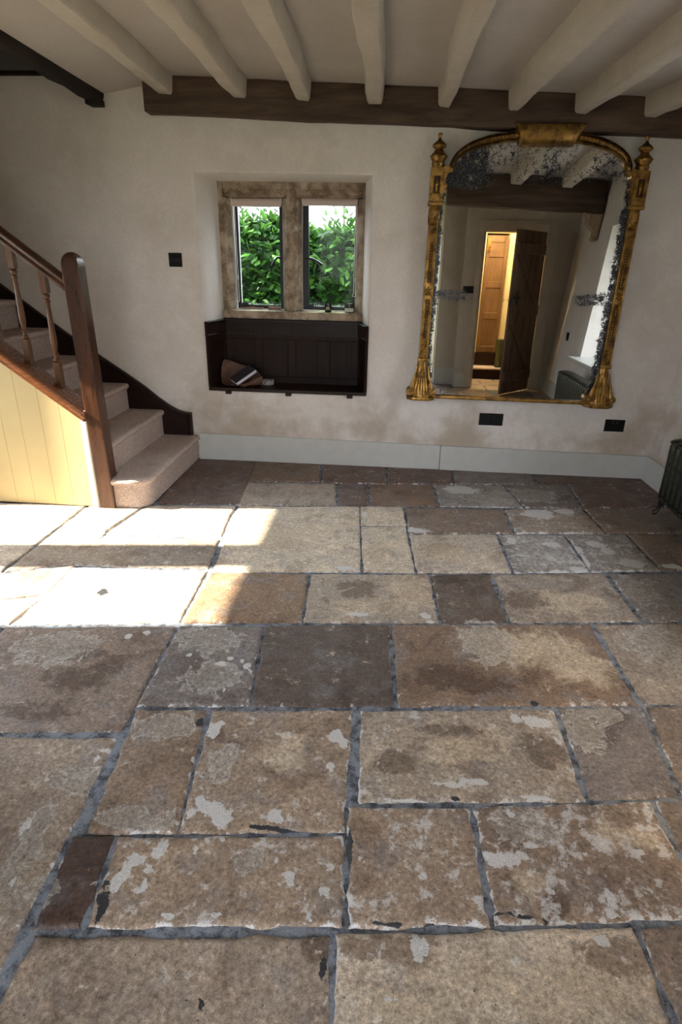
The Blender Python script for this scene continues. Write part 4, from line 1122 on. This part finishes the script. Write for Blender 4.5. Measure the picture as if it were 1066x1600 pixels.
# ------------------------------------------------------------------ wellington boots in the hall
def boot(x, y, z, rot, lab):
    t = thing('wellington_boot', (x, y, z), lab, 'boot', 'pair of boots in the hall')
    M = Matrix.Translation((x, y, z)) @ Matrix.Rotation(rot, 4, 'Z')
    b = MB(); rs = []
    for zz, cy, ry, rx in ((0.012, .05, .125, .042), (.03, .05, .128, .046), (.06, .045, .115, .047), (.09, .02, .085, .046), (.13, -.015, .058, .045), (.20, -.02, .055, .047), (.28, -.02, .062, .054), (.34, -.02, .066, .058), (.385, -.02, .068, .060)):
        rs.append([M @ Vector((rx * cos(a), cy + ry * sin(a), zz)) for a in np.linspace(0, 2 * pi, 17)[:-1]])
    b.rings(rs); b.build('shaft', M_boot, t, smooth=True)
    b = MB(); b.rings([[M @ Vector((.048 * k * cos(a), .05 + .132 * k * sin(a), zz)) for a in np.linspace(0, 2 * pi, 17)[:-1]] for zz, k in ((0, .97), (.003, 1), (.018, 1), (.02, .97))]); b.build('sole', M_black, t)
    b = MB(); b.rings([[M @ Vector((rx * cos(a), -.02 + ry * sin(a), zz)) for a in np.linspace(0, 2 * pi, 17)[:-1]] for zz, rx, ry in ((.372, .0615, .0695), (.388, .0615, .0695), (.388, .05, .058), (.375, .05, .058))], cap=False); b.build('cuff', M_boot, t, smooth=True)
boot(1.535, -.36, .158, pi + .15, 'olive rubber boot on the hall step, the left one of the pair beside the door')
boot(1.655, -.355, .158, pi - .1, 'olive rubber boot on the hall step, partly hidden by the plank door')
# ------------------------------------------------------------------ staircase
stair = thing('staircase', (-2.3, 3.85, 0), 'carpeted staircase with dark newel post, turned balusters and cream side panel', 'staircase')
RISE, GO = .190, .250
YS0, YS1 = 3.34, 4.335
def xrise(k): return -1.455 - .2515 * k
# bottom step with its rounded curtail end
def curtail(off):
    r = .10 + off
    p = [(-1.455 + off, YS1)]
    cx, cy = -1.555, 3.415
    for t in np.linspace(0, -pi / 2, 9): p.append((cx + r * cos(t), cy + r * sin(t)))
    p += [(-1.672, cy - r), (-1.672, 3.44), (-1.76, 3.44), (-1.76, YS1)]
    return p
b = MB(); b.prism(curtail(0), 'z', 0, .150)
b.bevel(.004, 1, 50)
st1 = b.build('step', M_carpet, stair, smooth=30)
b = MB(); rs = []
for off, z in ((-.004, .146), (.014, .150), (.022, .160), (.024, .170), (.020, .182), (.010, .189), (-.006, .191)):
    rs.append([(x, y, z) for x, y in curtail(off)])
b.rings(rs); b.build('nosing', M_carpet, st1, smooth=50)
b = MB(); b.tube([(-1.444, 4.30, .165), (-1.428, 4.305, .158), (-1.424, 4.31, .140), (-1.432, 4.315, .128), (-1.446, 4.32, .132)], .004, 6); b.build('clip', M_white, st1, label='small white wire clip at the wall end of the bottom step')
for k in range(1, 8):
    x0 = xrise(k); z0, z1 = RISE * k, RISE * (k + 1)
    prof = [(x0 - .30, z0 - .05), (x0, z0 - .05), (x0, z1 - .045), (x0 + .010, z1 - .038), (x0 + .019, z1 - .024), (x0 + .018, z1 - .010), (x0 + .008, z1 - .001), (x0 - .006, z1 + .001), (x0 - .30, z1)]
    b = MB(); b.prism(prof, 'y', YS0 + .01, YS1)
    b.build('step', M_carpet, stair, smooth=50)
# string against the wall, with its swan-neck end
top = [(-1.484, .362), (-1.530, .364), (-1.585, .378), (-1.645, .410), (-1.736, .474), (-1.827, .549), (-1.941, .628), (-2.132, .755), (-2.367, .915), (-2.56, 1.055), (-2.80, 1.235), (-3.28, 1.60)]
b = MB(); poly = top + [(-3.28, 1.05), (-2.0, .10), (-1.484, .10)]
b.prism(poly, 'y', 4.322, 4.361); b.bevel(.002, 1, 50)
ws_ = b.build('wall_string', M_dark, stair)
b = MB(); b.tube([(x, 4.318, z - .006) for x, z in top], .011, 8); b.tube([(x + .004, 4.320, z - .034) for x, z in top[2:]], .006, 6)
b.tube([(-1.488, 4.316, .36), (-1.488, 4.316, .20)], .010, 8); b.tube([(-1.512, 4.318, .335), (-1.512, 4.318, .20)], .005, 6)
b.build('string_moulding', M_dark, ws_, smooth=50)
# cream boarded side panel
def zcap(x): return .547 + .745 * (-1.757 - x)
YP = 3.306
b = MB(); x1 = -1.792; k = 0
while x1 > -3.28:
    x0 = max(x1 - (.118 if k % 2 else .132), -3.29)
    b.prism([(x0 + .0003, .004), (x1 - .0003, .004), (x1 - .0003, zcap(x1) + .01), (x0 + .0003, zcap(x0) + .01)], 'y', YP, YP + .022)
    x1 = x0; k += 1
b.bevel(.0012, 1, 40)
b.build('side_panel', M_panel, stair, label='cream painted board panel under the stairs')
b = MB(); b.prism([(-1.806, 3.307), (-1.768, 3.288), (-1.762, 3.289), (-1.752, 3.307)], 'z', 0, zcap(-1.775) - .01); b.build('corner_bead', M_white, stair, label='white painted bead between panel and newel')
# capping rail under the balusters
b = MB()
def slope_box(b, xa, xb, y0, y1, f0, f1):
    b.hexa([(xa, y0, f0(xa)), (xb, y0, f0(xb)), (xb, y1, f0(xb)), (xa, y1, f0(xa)), (xa, y0, f1(xa)), (xb, y0, f1(xb)), (xb, y1, f1(xb)), (xa, y1, f1(xa))])
slope_box(b, -3.29, -1.756, 3.268, 3.425, lambda x: zcap(x) + .012, lambda x: zcap(x) + .062)
b.bevel(.016, 4, 60)
slope_box(b, -3.29, -1.77, 3.282, 3.307, lambda x: zcap(x) - .012, lambda x: zcap(x) + .013)
b.build('capping_rail', M_cap, stair, smooth=40)
# handrail
def zrail(x): return 1.262 + .740 * (-1.808 - x)
b = MB(); dx = 1.0
pr = [(-.020, .000), (.020, .000), (.024, .018), (.018, .030), (.031, .046), (.032, .064), (.022, .080), (0, .086), (-.022, .080), (-.032, .064), (-.031, .046), (-.018, .030), (-.024, .018)]
b.rings([[(x, 3.375 + y, zrail(x) + z) for y, z in pr] for x in (-1.765, -3.29)])
b.build('handrail', M_rail, stair, smooth=50)
# newel post
b = MB(); rs = []
def sq(cx, cy, h, z, c):
    return [(cx - h + c, cy - h, z), (cx + h - c, cy - h, z), (cx + h, cy - h + c, z), (cx + h, cy + h - c, z), (cx + h - c, cy + h, z), (cx - h + c, cy + h, z), (cx - h, cy + h - c, z), (cx - h, cy - h + c, z)]
H = .0465
for z, h, c in ((0, H, .005), (.7, H, .006), (1.385, H, .006), (1.41, H - .001, .008), (1.432, H - .006, .012), (1.447, H - .014, .016), (1.456, H - .026, .016), (1.459, .008, .006)):
    rs.append(sq(-1.705 - .016 * z, 3.289 + H, h, z, c))
b.rings(rs); b.build('newel_post', M_newel, stair, smooth=35)
# turned balusters
def baluster(x, parent, first=[None]):
    zl, zh = zcap(x) + .05, zrail(x) + .012
    b = MB(); y = 3.372; h = .019
    tb, bb = .115, .150
    sl = .745 * h
    b.hexa([(x - h, y - h, zl - .02), (x + h, y - h, zl - .02), (x + h, y + h, zl - .02), (x - h, y + h, zl - .02), (x - h, y - h, zl + bb), (x + h, y - h, zl + bb), (x + h, y + h, zl + bb), (x - h, y + h, zl + bb)])
    b.hexa([(x - h, y - h, zh - tb), (x + h, y - h, zh - tb), (x + h, y + h, zh - tb), (x - h, y + h, zh - tb), (x - h, y - h, zh), (x + h, y - h, zh), (x + h, y + h, zh), (x - h, y + h, zh)])
    b.bevel(.003, 1)
    L = (zh - tb) - (zl + bb); pf = [(0, .012), (.02, .019), (.05, .019), (.065, .012), (.085, .011), (.10, .017), (.13, .018), (.145, .011), (.19, .013), (.26, .0175), (.36, .0185), (.50, .0165), (.70, .0135), (.86, .0115), (.885, .0165), (.905, .0165), (.92, .011), (.945, .018), (.975, .019), (1, .012)]
    b.lathe([(r, zl + bb + L * t) for t, r in pf], (x, y, 0), 14)
    return b.build('baluster', M_bal, parent, smooth=35)
for k in range(8):
    baluster(-1.925 - .165 * k, stair)

# ------------------------------------------------------------------ gilt mirror
CX, YB = .838, 4.355
mir = thing('overmantel_mirror', (CX, 4.34, .535), 'large arched gilt mirror with finials and foxed silvering, hung low on the back wall', 'mirror')
a_in, b_in, z_in = .512, .150, 1.985
a_out, b_out, z_out = .548, .216, 1.976
def sup(a, bb, z0, t, n=2.25):
    c, s = cos(t), sin(t)
    return (CX + a * (abs(c) ** (2 / n)) * (1 if c >= 0 else -1), z0 + bb * abs(s) ** (2 / n))
def arch(s, t):
    p, q = sup(a_in, b_in, z_in, t), sup(a_out, b_out, z_out, t)
    return (p[0] + (q[0] - p[0]) * s, p[1] + (q[1] - p[1]) * s)
TS = np.linspace(pi, 0, 61)
b = MB(); rs = []
prof = [(-.06, 4.305), (0, 4.285), (.10, 4.272), (.17, 4.284), (.24, 4.268), (.40, 4.250), (.58, 4.246), (.70, 4.262), (.78, 4.268), (.86, 4.248), (.95, 4.252), (1.0, 4.275), (1.0, YB), (-.06, YB)]
for t in TS: rs.append([(arch(s, t)[0], y, arch(s, t)[1]) for s, y in prof])
b.rings(rs)
for t in np.linspace(pi - .12, .12, 58):
    p0 = arch(.30, t); p1 = arch(.62, t - .045)
    b.tube([(p0[0], 4.262, p0[1]), ((p0[0] + p1[0]) / 2, 4.244, (p0[1] + p1[1]) / 2), (p1[0], 4.256, p1[1])], [.003, .0065, .003], 6)
b.build('arch_moulding', M_gilt, mir, smooth=50)
# crest: rolled cartouche
b = MB(); rs = []
for u in np.linspace(-1, 1, 21):
    r = []
    for v_, (y, z) in ((0, (4.245, 2.112)), (.15, (4.226, 2.118)), (.35, (4.216, 2.137)), (.6, (4.206, 2.166)), (.8, (4.186, 2.186)), (.92, (4.176, 2.192)), (1, (4.180, 2.202)), (1.05, (4.20, 2.208)), (1.05, (4.24, 2.205))):
        half = .158 + .014 * v_ + .040 * max(0, v_ - .45) ** 1.2 * 1.8
        edge = abs(u) ** 6
        r.append((CX + .022 + u * half, y + .014 * edge, z + (.006 * edge if v_ > .8 else -.002 * edge)))
    r += [(CX + .022 + u * .16, YB, 2.205), (CX + .022 + u * .16, YB, 2.112)]
    rs.append(r)
b.rings(rs); b.build('crest', M_gilt, mir, smooth=50)
for s in (-1, 1):
    x = CX + s * .6185
    # foot: plinth with acanthus leaves and scrolls
    b = MB()
    pl = [(x - .098, YB), (x - .098, 4.27), (x - .065, 4.235), (x - .060, 4.222), (x + .060, 4.222), (x + .065, 4.235), (x + .098, 4.27), (x + .098, YB)]
    b.prism(pl, 'z', .535, .560); b.bevel(.005, 2)
    pt = b.build('plinth', M_gilt, mir, smooth=40)
    b = MB(); rs = []
    for z, hw, y in ((.560, .072, 4.235), (.590, .078, 4.236), (.625, .066, 4.244), (.67, .050, 4.254), (.72, .041, 4.262), (.775, .036, 4.266), (.805, .034, 4.268)):
        rs.append([(x - hw, YB, z), (x - hw, y + .030, z), (x - hw * .72, y + .008, z), (x - hw * .3, y, z), (x, y - .004, z), (x + hw * .3, y, z), (x + hw * .72, y + .008, z), (x + hw, y + .030, z), (x + hw, YB, z)])
    b.rings(rs)
    for q in (-.9, -.6, -.3, 0, .3, .6, .9):
        b.tube([(x + q * .074, 4.232 + abs(q) * .022, .575), (x + q * .062, 4.236 + abs(q) * .022, .63), (x + q * .045, 4.248 + abs(q) * .02, .69), (x + q * .034, 4.256 + abs(q) * .02, .75 - abs(q) * .03)], [.010, .011, .008, .004], 6)
    for q in (-1, 1):
        b.rings([[(x + q * .078 + r * cos(t), y, .592 + r * sin(t)) for t in np.linspace(0, 2 * pi, 15)[:-1]] for y, r in ((YB, .024), (4.250, .026), (4.244, .022), (4.244, .014), (4.238, .011), (4.236, .004))])
        b.tube([(x + q * .074, 4.262, .612), (x + q * .060, 4.262, .66), (x + q * .046, 4.268, .71), (x + q * .038, 4.272, .77)], [.012, .010, .007, .005], 8)
    b.tube([(x, 4.252, .76), (x, 4.246, .735), (x, 4.236, .70)], [.006, .014, .010], 8)
    b.build('acanthus_foot', M_gilt, mir, smooth=50)
    # shaft
    b = MB()
    b.box(x - .036, x + .036, 4.262, YB, .800, .826)
    b.box(x - .031, x + .031, 4.284, YB, .826, 1.70)
    for q in (-1, 1):
        b.box(x + q * .026 - .005, x + q * .026 + .005, 4.272, 4.30, .826, 1.70)
    b.bevel(.003, 2)
    for z0, z1 in ((.955, 1.205), (1.315, 1.555)):
        for q in (-1, 1): b.tube([(x + q * .0135, 4.280, z0), (x + q * .0135, 4.280, z1)], .0032, 6)
        for z in (z0, z1): b.tube([(x - .0135, 4.280, z), (x + .0135, 4.280, z)], .0032, 6)
        n = 15
        for i in range(n): b.sphere((x, 4.280, z0 + .012 + (z1 - z0 - .024) * i / (n - 1)), .0072, 8)
    for z in (1.26,):
        for a in range(5): b.sphere((x + .016 * cos(a * 2 * pi / 5 + .3), 4.280, z + .020 * sin(a * 2 * pi / 5 + .3)), .010, 8)
        b.sphere((x, 4.274, z), .008, 8)
    for z in (.865, .905):
        b.sphere((x - .010, 4.280, z), .010, 8); b.sphere((x + .010, 4.280, z - .012), .010, 8); b.sphere((x, 4.277, z + .014), .009, 8)
    pn = MB()
    for z0, z1 in ((.95, 1.21), (1.31, 1.56)): pn.box(x - .0125, x + .0125, 4.2825, 4.286, z0, z1)
    pn.build('recessed_panel', M_giltdark, mir)
    b.tube([(x + .012 * cos(t), 4.278, 1.635 + .012 * sin(t)) for t in np.linspace(0, 2 * pi, 13)], .004, 6)
    b.build('column', M_gilt, mir, smooth=40)
    b = MB(); b.rings([[(x + hw * cos(t), 4.305 - d_ * max(0, -sin(t)) if sin(t) < 0 else YB, z) for t in np.linspace(0, 2 * pi, 17)[:-1]] for z, hw, d_ in ((1.655, .030, .02), (1.675, .036, .042), (1.71, .037, .055), (1.75, .036, .052), (1.772, .033, .045))])
    for i in range(4):
        r = .008 + .008 * i; b.tube([(x + r * .8 * cos(t), 4.252 + .0035 * i, 1.715 + r * 1.2 * sin(t)) for t in np.linspace(0, 2 * pi, 13)], .003, 5)
    b.build('carved_console', M_gilt, mir, smooth=50)
    # block with recessed panel and the shaped bracket inside the glass
    b = MB(); b.box(x - .046, x + .046, 4.252, YB, 1.772, 1.794); b.bevel(.006, 3)
    b.box(x - .042, x + .042, 4.272, YB, 1.794, 1.985)
    for q in (-1, 1): b.box(x + q * .031 - .011, x + q * .031 + .011, 4.258, 4.272, 1.796, 1.984)
    b.box(x - .020, x + .020, 4.258, 4.272, 1.796, 1.838); b.box(x - .020, x + .020, 4.258, 4.272, 1.938, 1.984)
    b.tube([(x, 4.270, 1.85), (x, 4.264, 1.89), (x, 4.270, 1.93)], [.004, .012, .004], 8)
    pn = MB(); pn.box(x - .020, x + .020, 4.2705, 4.274, 1.838, 1.938); pn.build('recessed_panel', M_giltdark, mir)
    q = -s
    pr2 = [(x + q * .040, 1.985), (x + q * .092, 1.985), (x + q * .092, 1.962), (x + q * .066, 1.955), (x + q * .056, 1.930), (x + q * .054, 1.900), (x + q * .066, 1.888), (x + q * .064, 1.876), (x + q * .052, 1.866), (x + q * .056, 1.850), (x + q * .040, 1.835)]
    b.prism(pr2, 'y', 4.268, 4.31)
    b.box(x + min(q * .04, q * .097), x + max(q * .04, q * .097), 4.262, 4.31, 1.978, 1.990)
    b.build('capital', M_gilt, mir, smooth=30)
    b = MB(); b.lathe([(.034, 1.985), (.038, 2.0), (.041, 2.008), (.036, 2.014), (.040, 2.022), (.048, 2.034), (.052, 2.044), (.050, 2.052), (.042, 2.060), (.027, 2.076), (.023, 2.083), (.026, 2.088), (.039, 2.096), (.043, 2.104), (.040, 2.112), (.030, 2.121), (.013, 2.133), (.008, 2.145), (.0075, 2.152), (.0125, 2.159), (.0130, 2.166), (.010, 2.172), (.003, 2.174)], (x, 4.302, 0), 20)
    for i in range(16):
        a = 2 * pi * i / 16; b.sphere((x + .049 * cos(a), 4.302 + .049 * sin(a), 2.047), .006, 6)
    b.build('finial', M_gilt, mir, smooth=50)
b = MB(); b.box(CX - .53, CX + .53, 4.272, YB, .548, .572); b.bevel(.006, 3); b.build('bottom_rail', M_gilt, mir, smooth=40)

def mirror_mat():
    m = Mat('foxed_mirror_glass'); nt = m.nt; v = m.coord(); s = m.sepxyz(v)
    X, Zc = s[0], s[2]
    nf = m.noise(130, v, 4, .75); nm = m.noise(34, v, 5, .7); nb = m.noise(6, v, 4, .6)
    val = m.math('ADD', m.math('MULTIPLY', nf, .55), m.math('MULTIPLY', nm, .45))
    wob = m.math('MULTIPLY', m.math('SUBTRACT', nb, .5), .07)
    def band(x, a, b_): return m.step(m.math('ADD', x, wob), a, b_)
    L = band(X, -.520, -.575); R = band(X, .490, .565)
    T = m.math('MULTIPLY', band(Zc, 1.29, 1.40), m.math('ADD', .44, m.math('MULTIPLY', nb, .62)))
    TL = m.math('MULTIPLY', band(Zc, 1.24, 1.38), m.math('MULTIPLY', band(X, -.08, -.36), 1.0))
    strip = m.math('MULTIPLY', m.math('MULTIPLY', band(Zc, .635, .68), band(Zc, .765, .725)), m.math('ADD', .60, m.math('MULTIPLY', m.math('MAXIMUM', band(X, -.30, -.42), band(X, .30, .36)), .30)))
    bl = m.math('MULTIPLY', m.math('MULTIPLY', band(Zc, .16, .05), band(X, -.25, -.42)), .62)
    d = m.math('MAXIMUM', m.math('MAXIMUM', m.math('MAXIMUM', L, R), m.math('MAXIMUM', T, TL)), m.math('MAXIMUM', strip, bl))
    th = m.math('SUBTRACT', .86, m.math('MULTIPLY', d, .43))
    fox = m.step(m.math('SUBTRACT', val, th), -.015, .02)
    fox = m.math('MAXIMUM', fox, m.step(m.math('SUBTRACT', m.math('ADD', val, m.math('MULTIPLY', d, .12)), .80), 0, .03))
    gl = N(nt, 'ShaderNodeBsdfGlossy'); gl.inputs['Roughness'].default_value = .012
    m.link(m.mix(m.math('MULTIPLY', d, .3), (.70, .70, .66), (.45, .47, .47)), gl.inputs['Color'])
    c = m.mix(m.step(nf, .52, .62), (.008, .010, .016), (.13, .14, .155))
    m.inp('Base Color', c); m.inp('Roughness', .25); m.inp('Specular IOR Level', .4)
    mx = N(nt, 'ShaderNodeMixShader'); m.link(fox, mx.inputs[0]); m.link(gl.outputs[0], mx.inputs[1]); m.link(m.bsdf.outputs[0], mx.inputs[2])
    m.link(mx.outputs[0], m.out.inputs[0]); return m.m
b = MB()
pts = [(CX - .595, 4.300, .56), (CX + .595, 4.300, .56), (CX + .595, 4.300, 1.98)] + [(arch(.3, t)[0], 4.300, arch(.3, t)[1]) for t in np.linspace(0, pi, 41)] + [(CX - .595, 4.300, 1.98)]
b.face(pts); g_ = bmesh.ops.extrude_face_region(b.bm, geom=b.bm.faces[:]); bmesh.ops.translate(b.bm, vec=(0, .006, 0), verts=[e for e in g_['geom'] if isinstance(e, bmesh.types.BMVert)])
b.build('mirror_glass', mirror_mat(), mir, label='old silvered glass, foxed black at the edges')
b = MB(); b.box(CX - .60, CX + .60, 4.312, YB, .555, 1.99); b.build('backboard', M_dkdoor, mir)
mir.rotation_euler = (radians(-.6), radians(.4), 0)

# ------------------------------------------------------------------ garden seen through the window
b = MB(); b.box(-30, 30, -30, 5.0, -.40, -.30); b.box(-30, 30, 5.0, 40, -.40, -.30); b.box(-30,30,39,39.1,-.4,-.3)
b.build('ground', simple('garden_ground', (.12, .125, .09), .9, var=.3, scale=3), kind='structure')
def leaf_mat(name, lo, hi, rough=.3):
    m = Mat(name); a = N(m.nt, 'ShaderNodeObjectInfo'); gi = N(m.nt, 'ShaderNodeNewGeometry')
    m.inp('Base Color', m.ramp(gi.outputs['Random Per Island'], [(.0, lo), (.7, tuple((a_ + b_) / 2 for a_, b_ in zip(lo, hi))), (1, hi)]))
    m.inp('Roughness', rough); m.inp('Specular IOR Level', .12)
    nt = m.nt; tl = N(nt, 'ShaderNodeBsdfTranslucent'); tl.inputs[0].default_value = (.035, .09, .01, 1)
    mx = N(nt, 'ShaderNodeMixShader'); mx.inputs[0].default_value = .28
    m.link(m.bsdf.outputs[0], mx.inputs[1]); m.link(tl.outputs[0], mx.inputs[2]); m.link(mx.outputs[0], m.out.inputs[0]); return m.m
M_leaf = leaf_mat('laurel_leaf', (.003, .017, .004), (.040, .115, .013), .45)
M_stem = simple('hedge_stem', (.06, .045, .03), .9)
def leaf(V, F, p, d, n, L, W):
    d = d.normalized(); s = d.cross(n)
    if s.length < 1e-3: s = d.cross(Vector((1, 0, 0)))
    s.normalize(); n = s.cross(d).normalized()
    b0 = len(V)
    V += [p, p + d * L * .35 + s * W * .5 - n * L * .04, p + d * L * .35 + n * L * .03, p + d * L * .35 - s * W * .5 - n * L * .04,
          p + d * L * .72 + s * W * .38 - n * L * .05, p + d * L * .72, p + d * L * .72 - s * W * .38 - n * L * .05, p + d * L - n * L * .12]
    F += [(b0, b0 + 2, b0 + 1), (b0, b0 + 3, b0 + 2), (b0 + 1, b0 + 2, b0 + 5, b0 + 4), (b0 + 2, b0 + 3, b0 + 6, b0 + 5), (b0 + 4, b0 + 5, b0 + 7), (b0 + 5, b0 + 6, b0 + 7)]
def leaf_obj(name, V, F, mat, parent=None, extra=None):
    me = bpy.data.meshes.new(name); me.from_pydata([tuple(v) for v in V], [], F); me.materials.append(mat)
    o = bpy.data.objects.new(name, me); COL.objects.link(o); o.parent = parent; return o
hedge = thing('laurel_hedge', (-.8, 6.6, -.3), 'glossy green laurel hedge in the garden behind the stone window', 'hedge')
rnd = random.Random(4); V, F = [], []
base = Vector((-.8, 6.6, -.3))
def htop(x): return 1.74 + .05 * sin(x * 3.1) + .03 * sin(x * 9.7)
for i in range(9500):
    x = rnd.uniform(-3.6, 1.7); z = rnd.uniform(.2, 1) ** .8 * htop(x)
    if rnd.random() < .24: z = htop(x) - rnd.random() * .16
    y = 6.25 + rnd.uniform(-.10, .16) + .10 * sin(x * 4.3 + z * 3) + .06 * sin(z * 9 + x * 2)
    p = Vector((x, y, z))
    d = Vector((rnd.uniform(-1, 1), rnd.uniform(-1.0, .1), rnd.uniform(-.4, 1.0))); n = Vector((rnd.uniform(-.5, .5), rnd.uniform(-1, 0), rnd.uniform(.0, 1)))
    leaf(V, F, p - base, d, n, rnd.uniform(.08, .145), rnd.uniform(.035, .058))
shoots = []
for i in range(46):
    x = rnd.uniform(-3.4, 1.5); h = rnd.choice((.10, .14, .2)) * rnd.uniform(.7, 1.1); shoots.append((x, h))
shoots += [(-1.68, .30), (-1.50, .32), (-1.53, .22), (-.95, .20), (-.42, .14), (-.62, .16)]
for x, h in shoots:
    zb_ = htop(x) - .05; lean = rnd.uniform(-.08, .08)
    for k in range(int(4 + h * 26)):
        t = (k + 1) / (4 + h * 26); p = Vector((x + lean * t, 6.25, zb_ + (h + .05) * t)); a = k * 2.4
        leaf(V, F, p - base, Vector((cos(a), sin(a) * .6, .9)), Vector((0, -.6, 1)), rnd.uniform(.07, .11) * (1.1 - .3 * t), rnd.uniform(.028, .042))
leaf_obj('leaves', V, F, M_leaf, hedge)['kind'] = 'stuff'
b = MB(); b.box(-3.6, 1.7, 6.34, 6.9, -.3, 1.67); b.build('core', simple('hedge_core', (.012, .03, .010), .95, var=.4, scale=12), hedge)
V, F = [], []
sap = thing('young_tree', (-.6, 8.6, -.3), 'sparse young tree with small leaves rising behind the hedge', 'tree'); base = Vector((-.6, 8.6, -.3))
b = MB(); b.tube([(-.6, 8.6, -.3), (-.63, 8.6, 1.2), (-.70, 8.6, 1.9), (-.72, 8.6, 2.5), (-.68, 8.6, 3.1)], [.03, .02, .013, .008, .004], 6)
for k in range(26):
    z = rnd.uniform(1.3, 2.9); a = rnd.uniform(0, 2 * pi); L = rnd.uniform(.25, .75)
    p0 = Vector((-.66, 8.6, z)); p1 = p0 + Vector((cos(a) * L, sin(a) * L * .5, L * .55))
    b.tube([p0, (p0 + p1) / 2 + Vector((0, 0, .03)), p1], [.005, .004, .002], 5)
    for q in range(9):
        t = rnd.uniform(.25, 1); p = p0 + (p1 - p0) * t
        leaf(V, F, p - base, Vector((rnd.uniform(-1, 1), rnd.uniform(-1, 1), rnd.uniform(-.6, .6))), Vector((0, -.5, 1)), rnd.uniform(.03, .06), rnd.uniform(.015, .025))
b.build('stem', M_stem, sap)
leaf_obj('leaves', V, F, leaf_mat('young_leaf', (.05, .06, .02), (.18, .17, .05)), sap)['kind'] = 'stuff'

# ------------------------------------------------------------------ light
w = bpy.data.worlds.new('sky'); S.world = w; w.use_nodes = True
bg = w.node_tree.nodes['Background']
tc = w.node_tree.nodes.new('ShaderNodeTexCoord'); sx = w.node_tree.nodes.new('ShaderNodeSeparateXYZ'); cr = w.node_tree.nodes.new('ShaderNodeValToRGB')
w.node_tree.links.new(tc.outputs['Generated'], sx.inputs[0]); w.node_tree.links.new(sx.outputs[2], cr.inputs[0])
cr.color_ramp.elements[0].position = .0; cr.color_ramp.elements[0].color = (.47, .48, .50, 1)
cr.color_ramp.elements[1].position = .75; cr.color_ramp.elements[1].color = (1.35, 1.45, 1.62, 1)
w.node_tree.links.new(cr.outputs[0], bg.inputs[0]); bg.inputs[1].default_value = 10.0
sl = bpy.data.lights.new('sun', 'SUN'); sl.energy = 25; sl.color = (1, .92, .76); sl.angle = radians(.9)
so = bpy.data.objects.new('sun', sl); COL.objects.link(so)
dv = Vector((cos(SUN_AZ) * cos(SUN_EL), sin(SUN_AZ) * cos(SUN_EL), -sin(SUN_EL)))
so.rotation_euler = dv.to_track_quat('-Z', 'Y').to_euler(); so.location = (-8, 2, 6)
def portal(c, d, sx_, sy_):
    l = bpy.data.lights.new('window_portal', 'AREA'); l.shape = 'RECTANGLE'; l.size = sx_; l.size_y = sy_; l.cycles.is_portal = True
    o = bpy.data.objects.new('window_portal', l); COL.objects.link(o); o.location = c
    o.rotation_euler = Vector(d).to_track_quat('-Z', 'Z').to_euler()
portal((-.75, 4.93, 1.46), (0, -1, 0), 1.05, .80)
portal((-3.56, 2.5, 1.3), (1, 0, 0), 1.5, 1.7)
portal((2.55, 2.58, 1.23), (-1, 0, 0), 1.5, 1.35)
portal((-.525, -1.31, 1.0), (0, 1, 0), 1.65, 2.0)
hl = bpy.data.lights.new('hall_fill', 'POINT'); hl.energy = 60; hl.color = (1, .78, .46); hl.shadow_soft_size = .06  # added light for the hall's warm glow, no fitting stands there
ho = bpy.data.objects.new('hall_fill', hl); COL.objects.link(ho); ho.location = (1.30, .02, 2.2)

sp = bpy.data.lights.new('hall_sun_patch_spot', 'SPOT'); sp.energy = 90; sp.color = (1, .86, .62); sp.spot_size = radians(34); sp.spot_blend = .3; sp.shadow_soft_size = .03  # added spot standing in for a sun patch on the hall floor
po = bpy.data.objects.new('hall_sun_patch_spot', sp); COL.objects.link(po); po.location = (1.32, -.10, 2.3); po.rotation_euler = (radians(2), 0, 0)

# ------------------------------------------------------------------ camera
cam = bpy.data.cameras.new('camera'); co = bpy.data.objects.new('camera', cam); COL.objects.link(co); S.camera = co
pitch, roll, yaw = radians(22.9), radians(1.2), radians(4.4)
fwd = Vector((-sin(yaw) * cos(pitch), cos(yaw) * cos(pitch), -sin(pitch)))
rgt = Vector((cos(yaw), sin(yaw), 0)); upv = rgt.cross(fwd)
r2 = cos(roll) * rgt + sin(roll) * upv; u2 = -sin(roll) * rgt + cos(roll) * upv
co.matrix_world = Matrix(((r2.x, u2.x, -fwd.x, 0), (r2.y, u2.y, -fwd.y, 0), (r2.z, u2.z, -fwd.z, 1.45), (0, 0, 0, 1)))
cam.sensor_fit = 'VERTICAL'; cam.sensor_height = 36; cam.sensor_width = 24; cam.lens = 934 / 1600 * 36; cam.clip_start = .02; cam.clip_end = 200

vs = S.view_settings; vs.view_transform = 'Standard'; vs.look = 'None'; vs.gamma = 1; vs.use_curve_mapping = False; vs.exposure = .55
S.cycles.max_bounces = 10; S.cycles.diffuse_bounces = 6; S.cycles.glossy_bounces = 5; S.cycles.transparent_max_bounces = 12; S.cycles.caustics_reflective = False
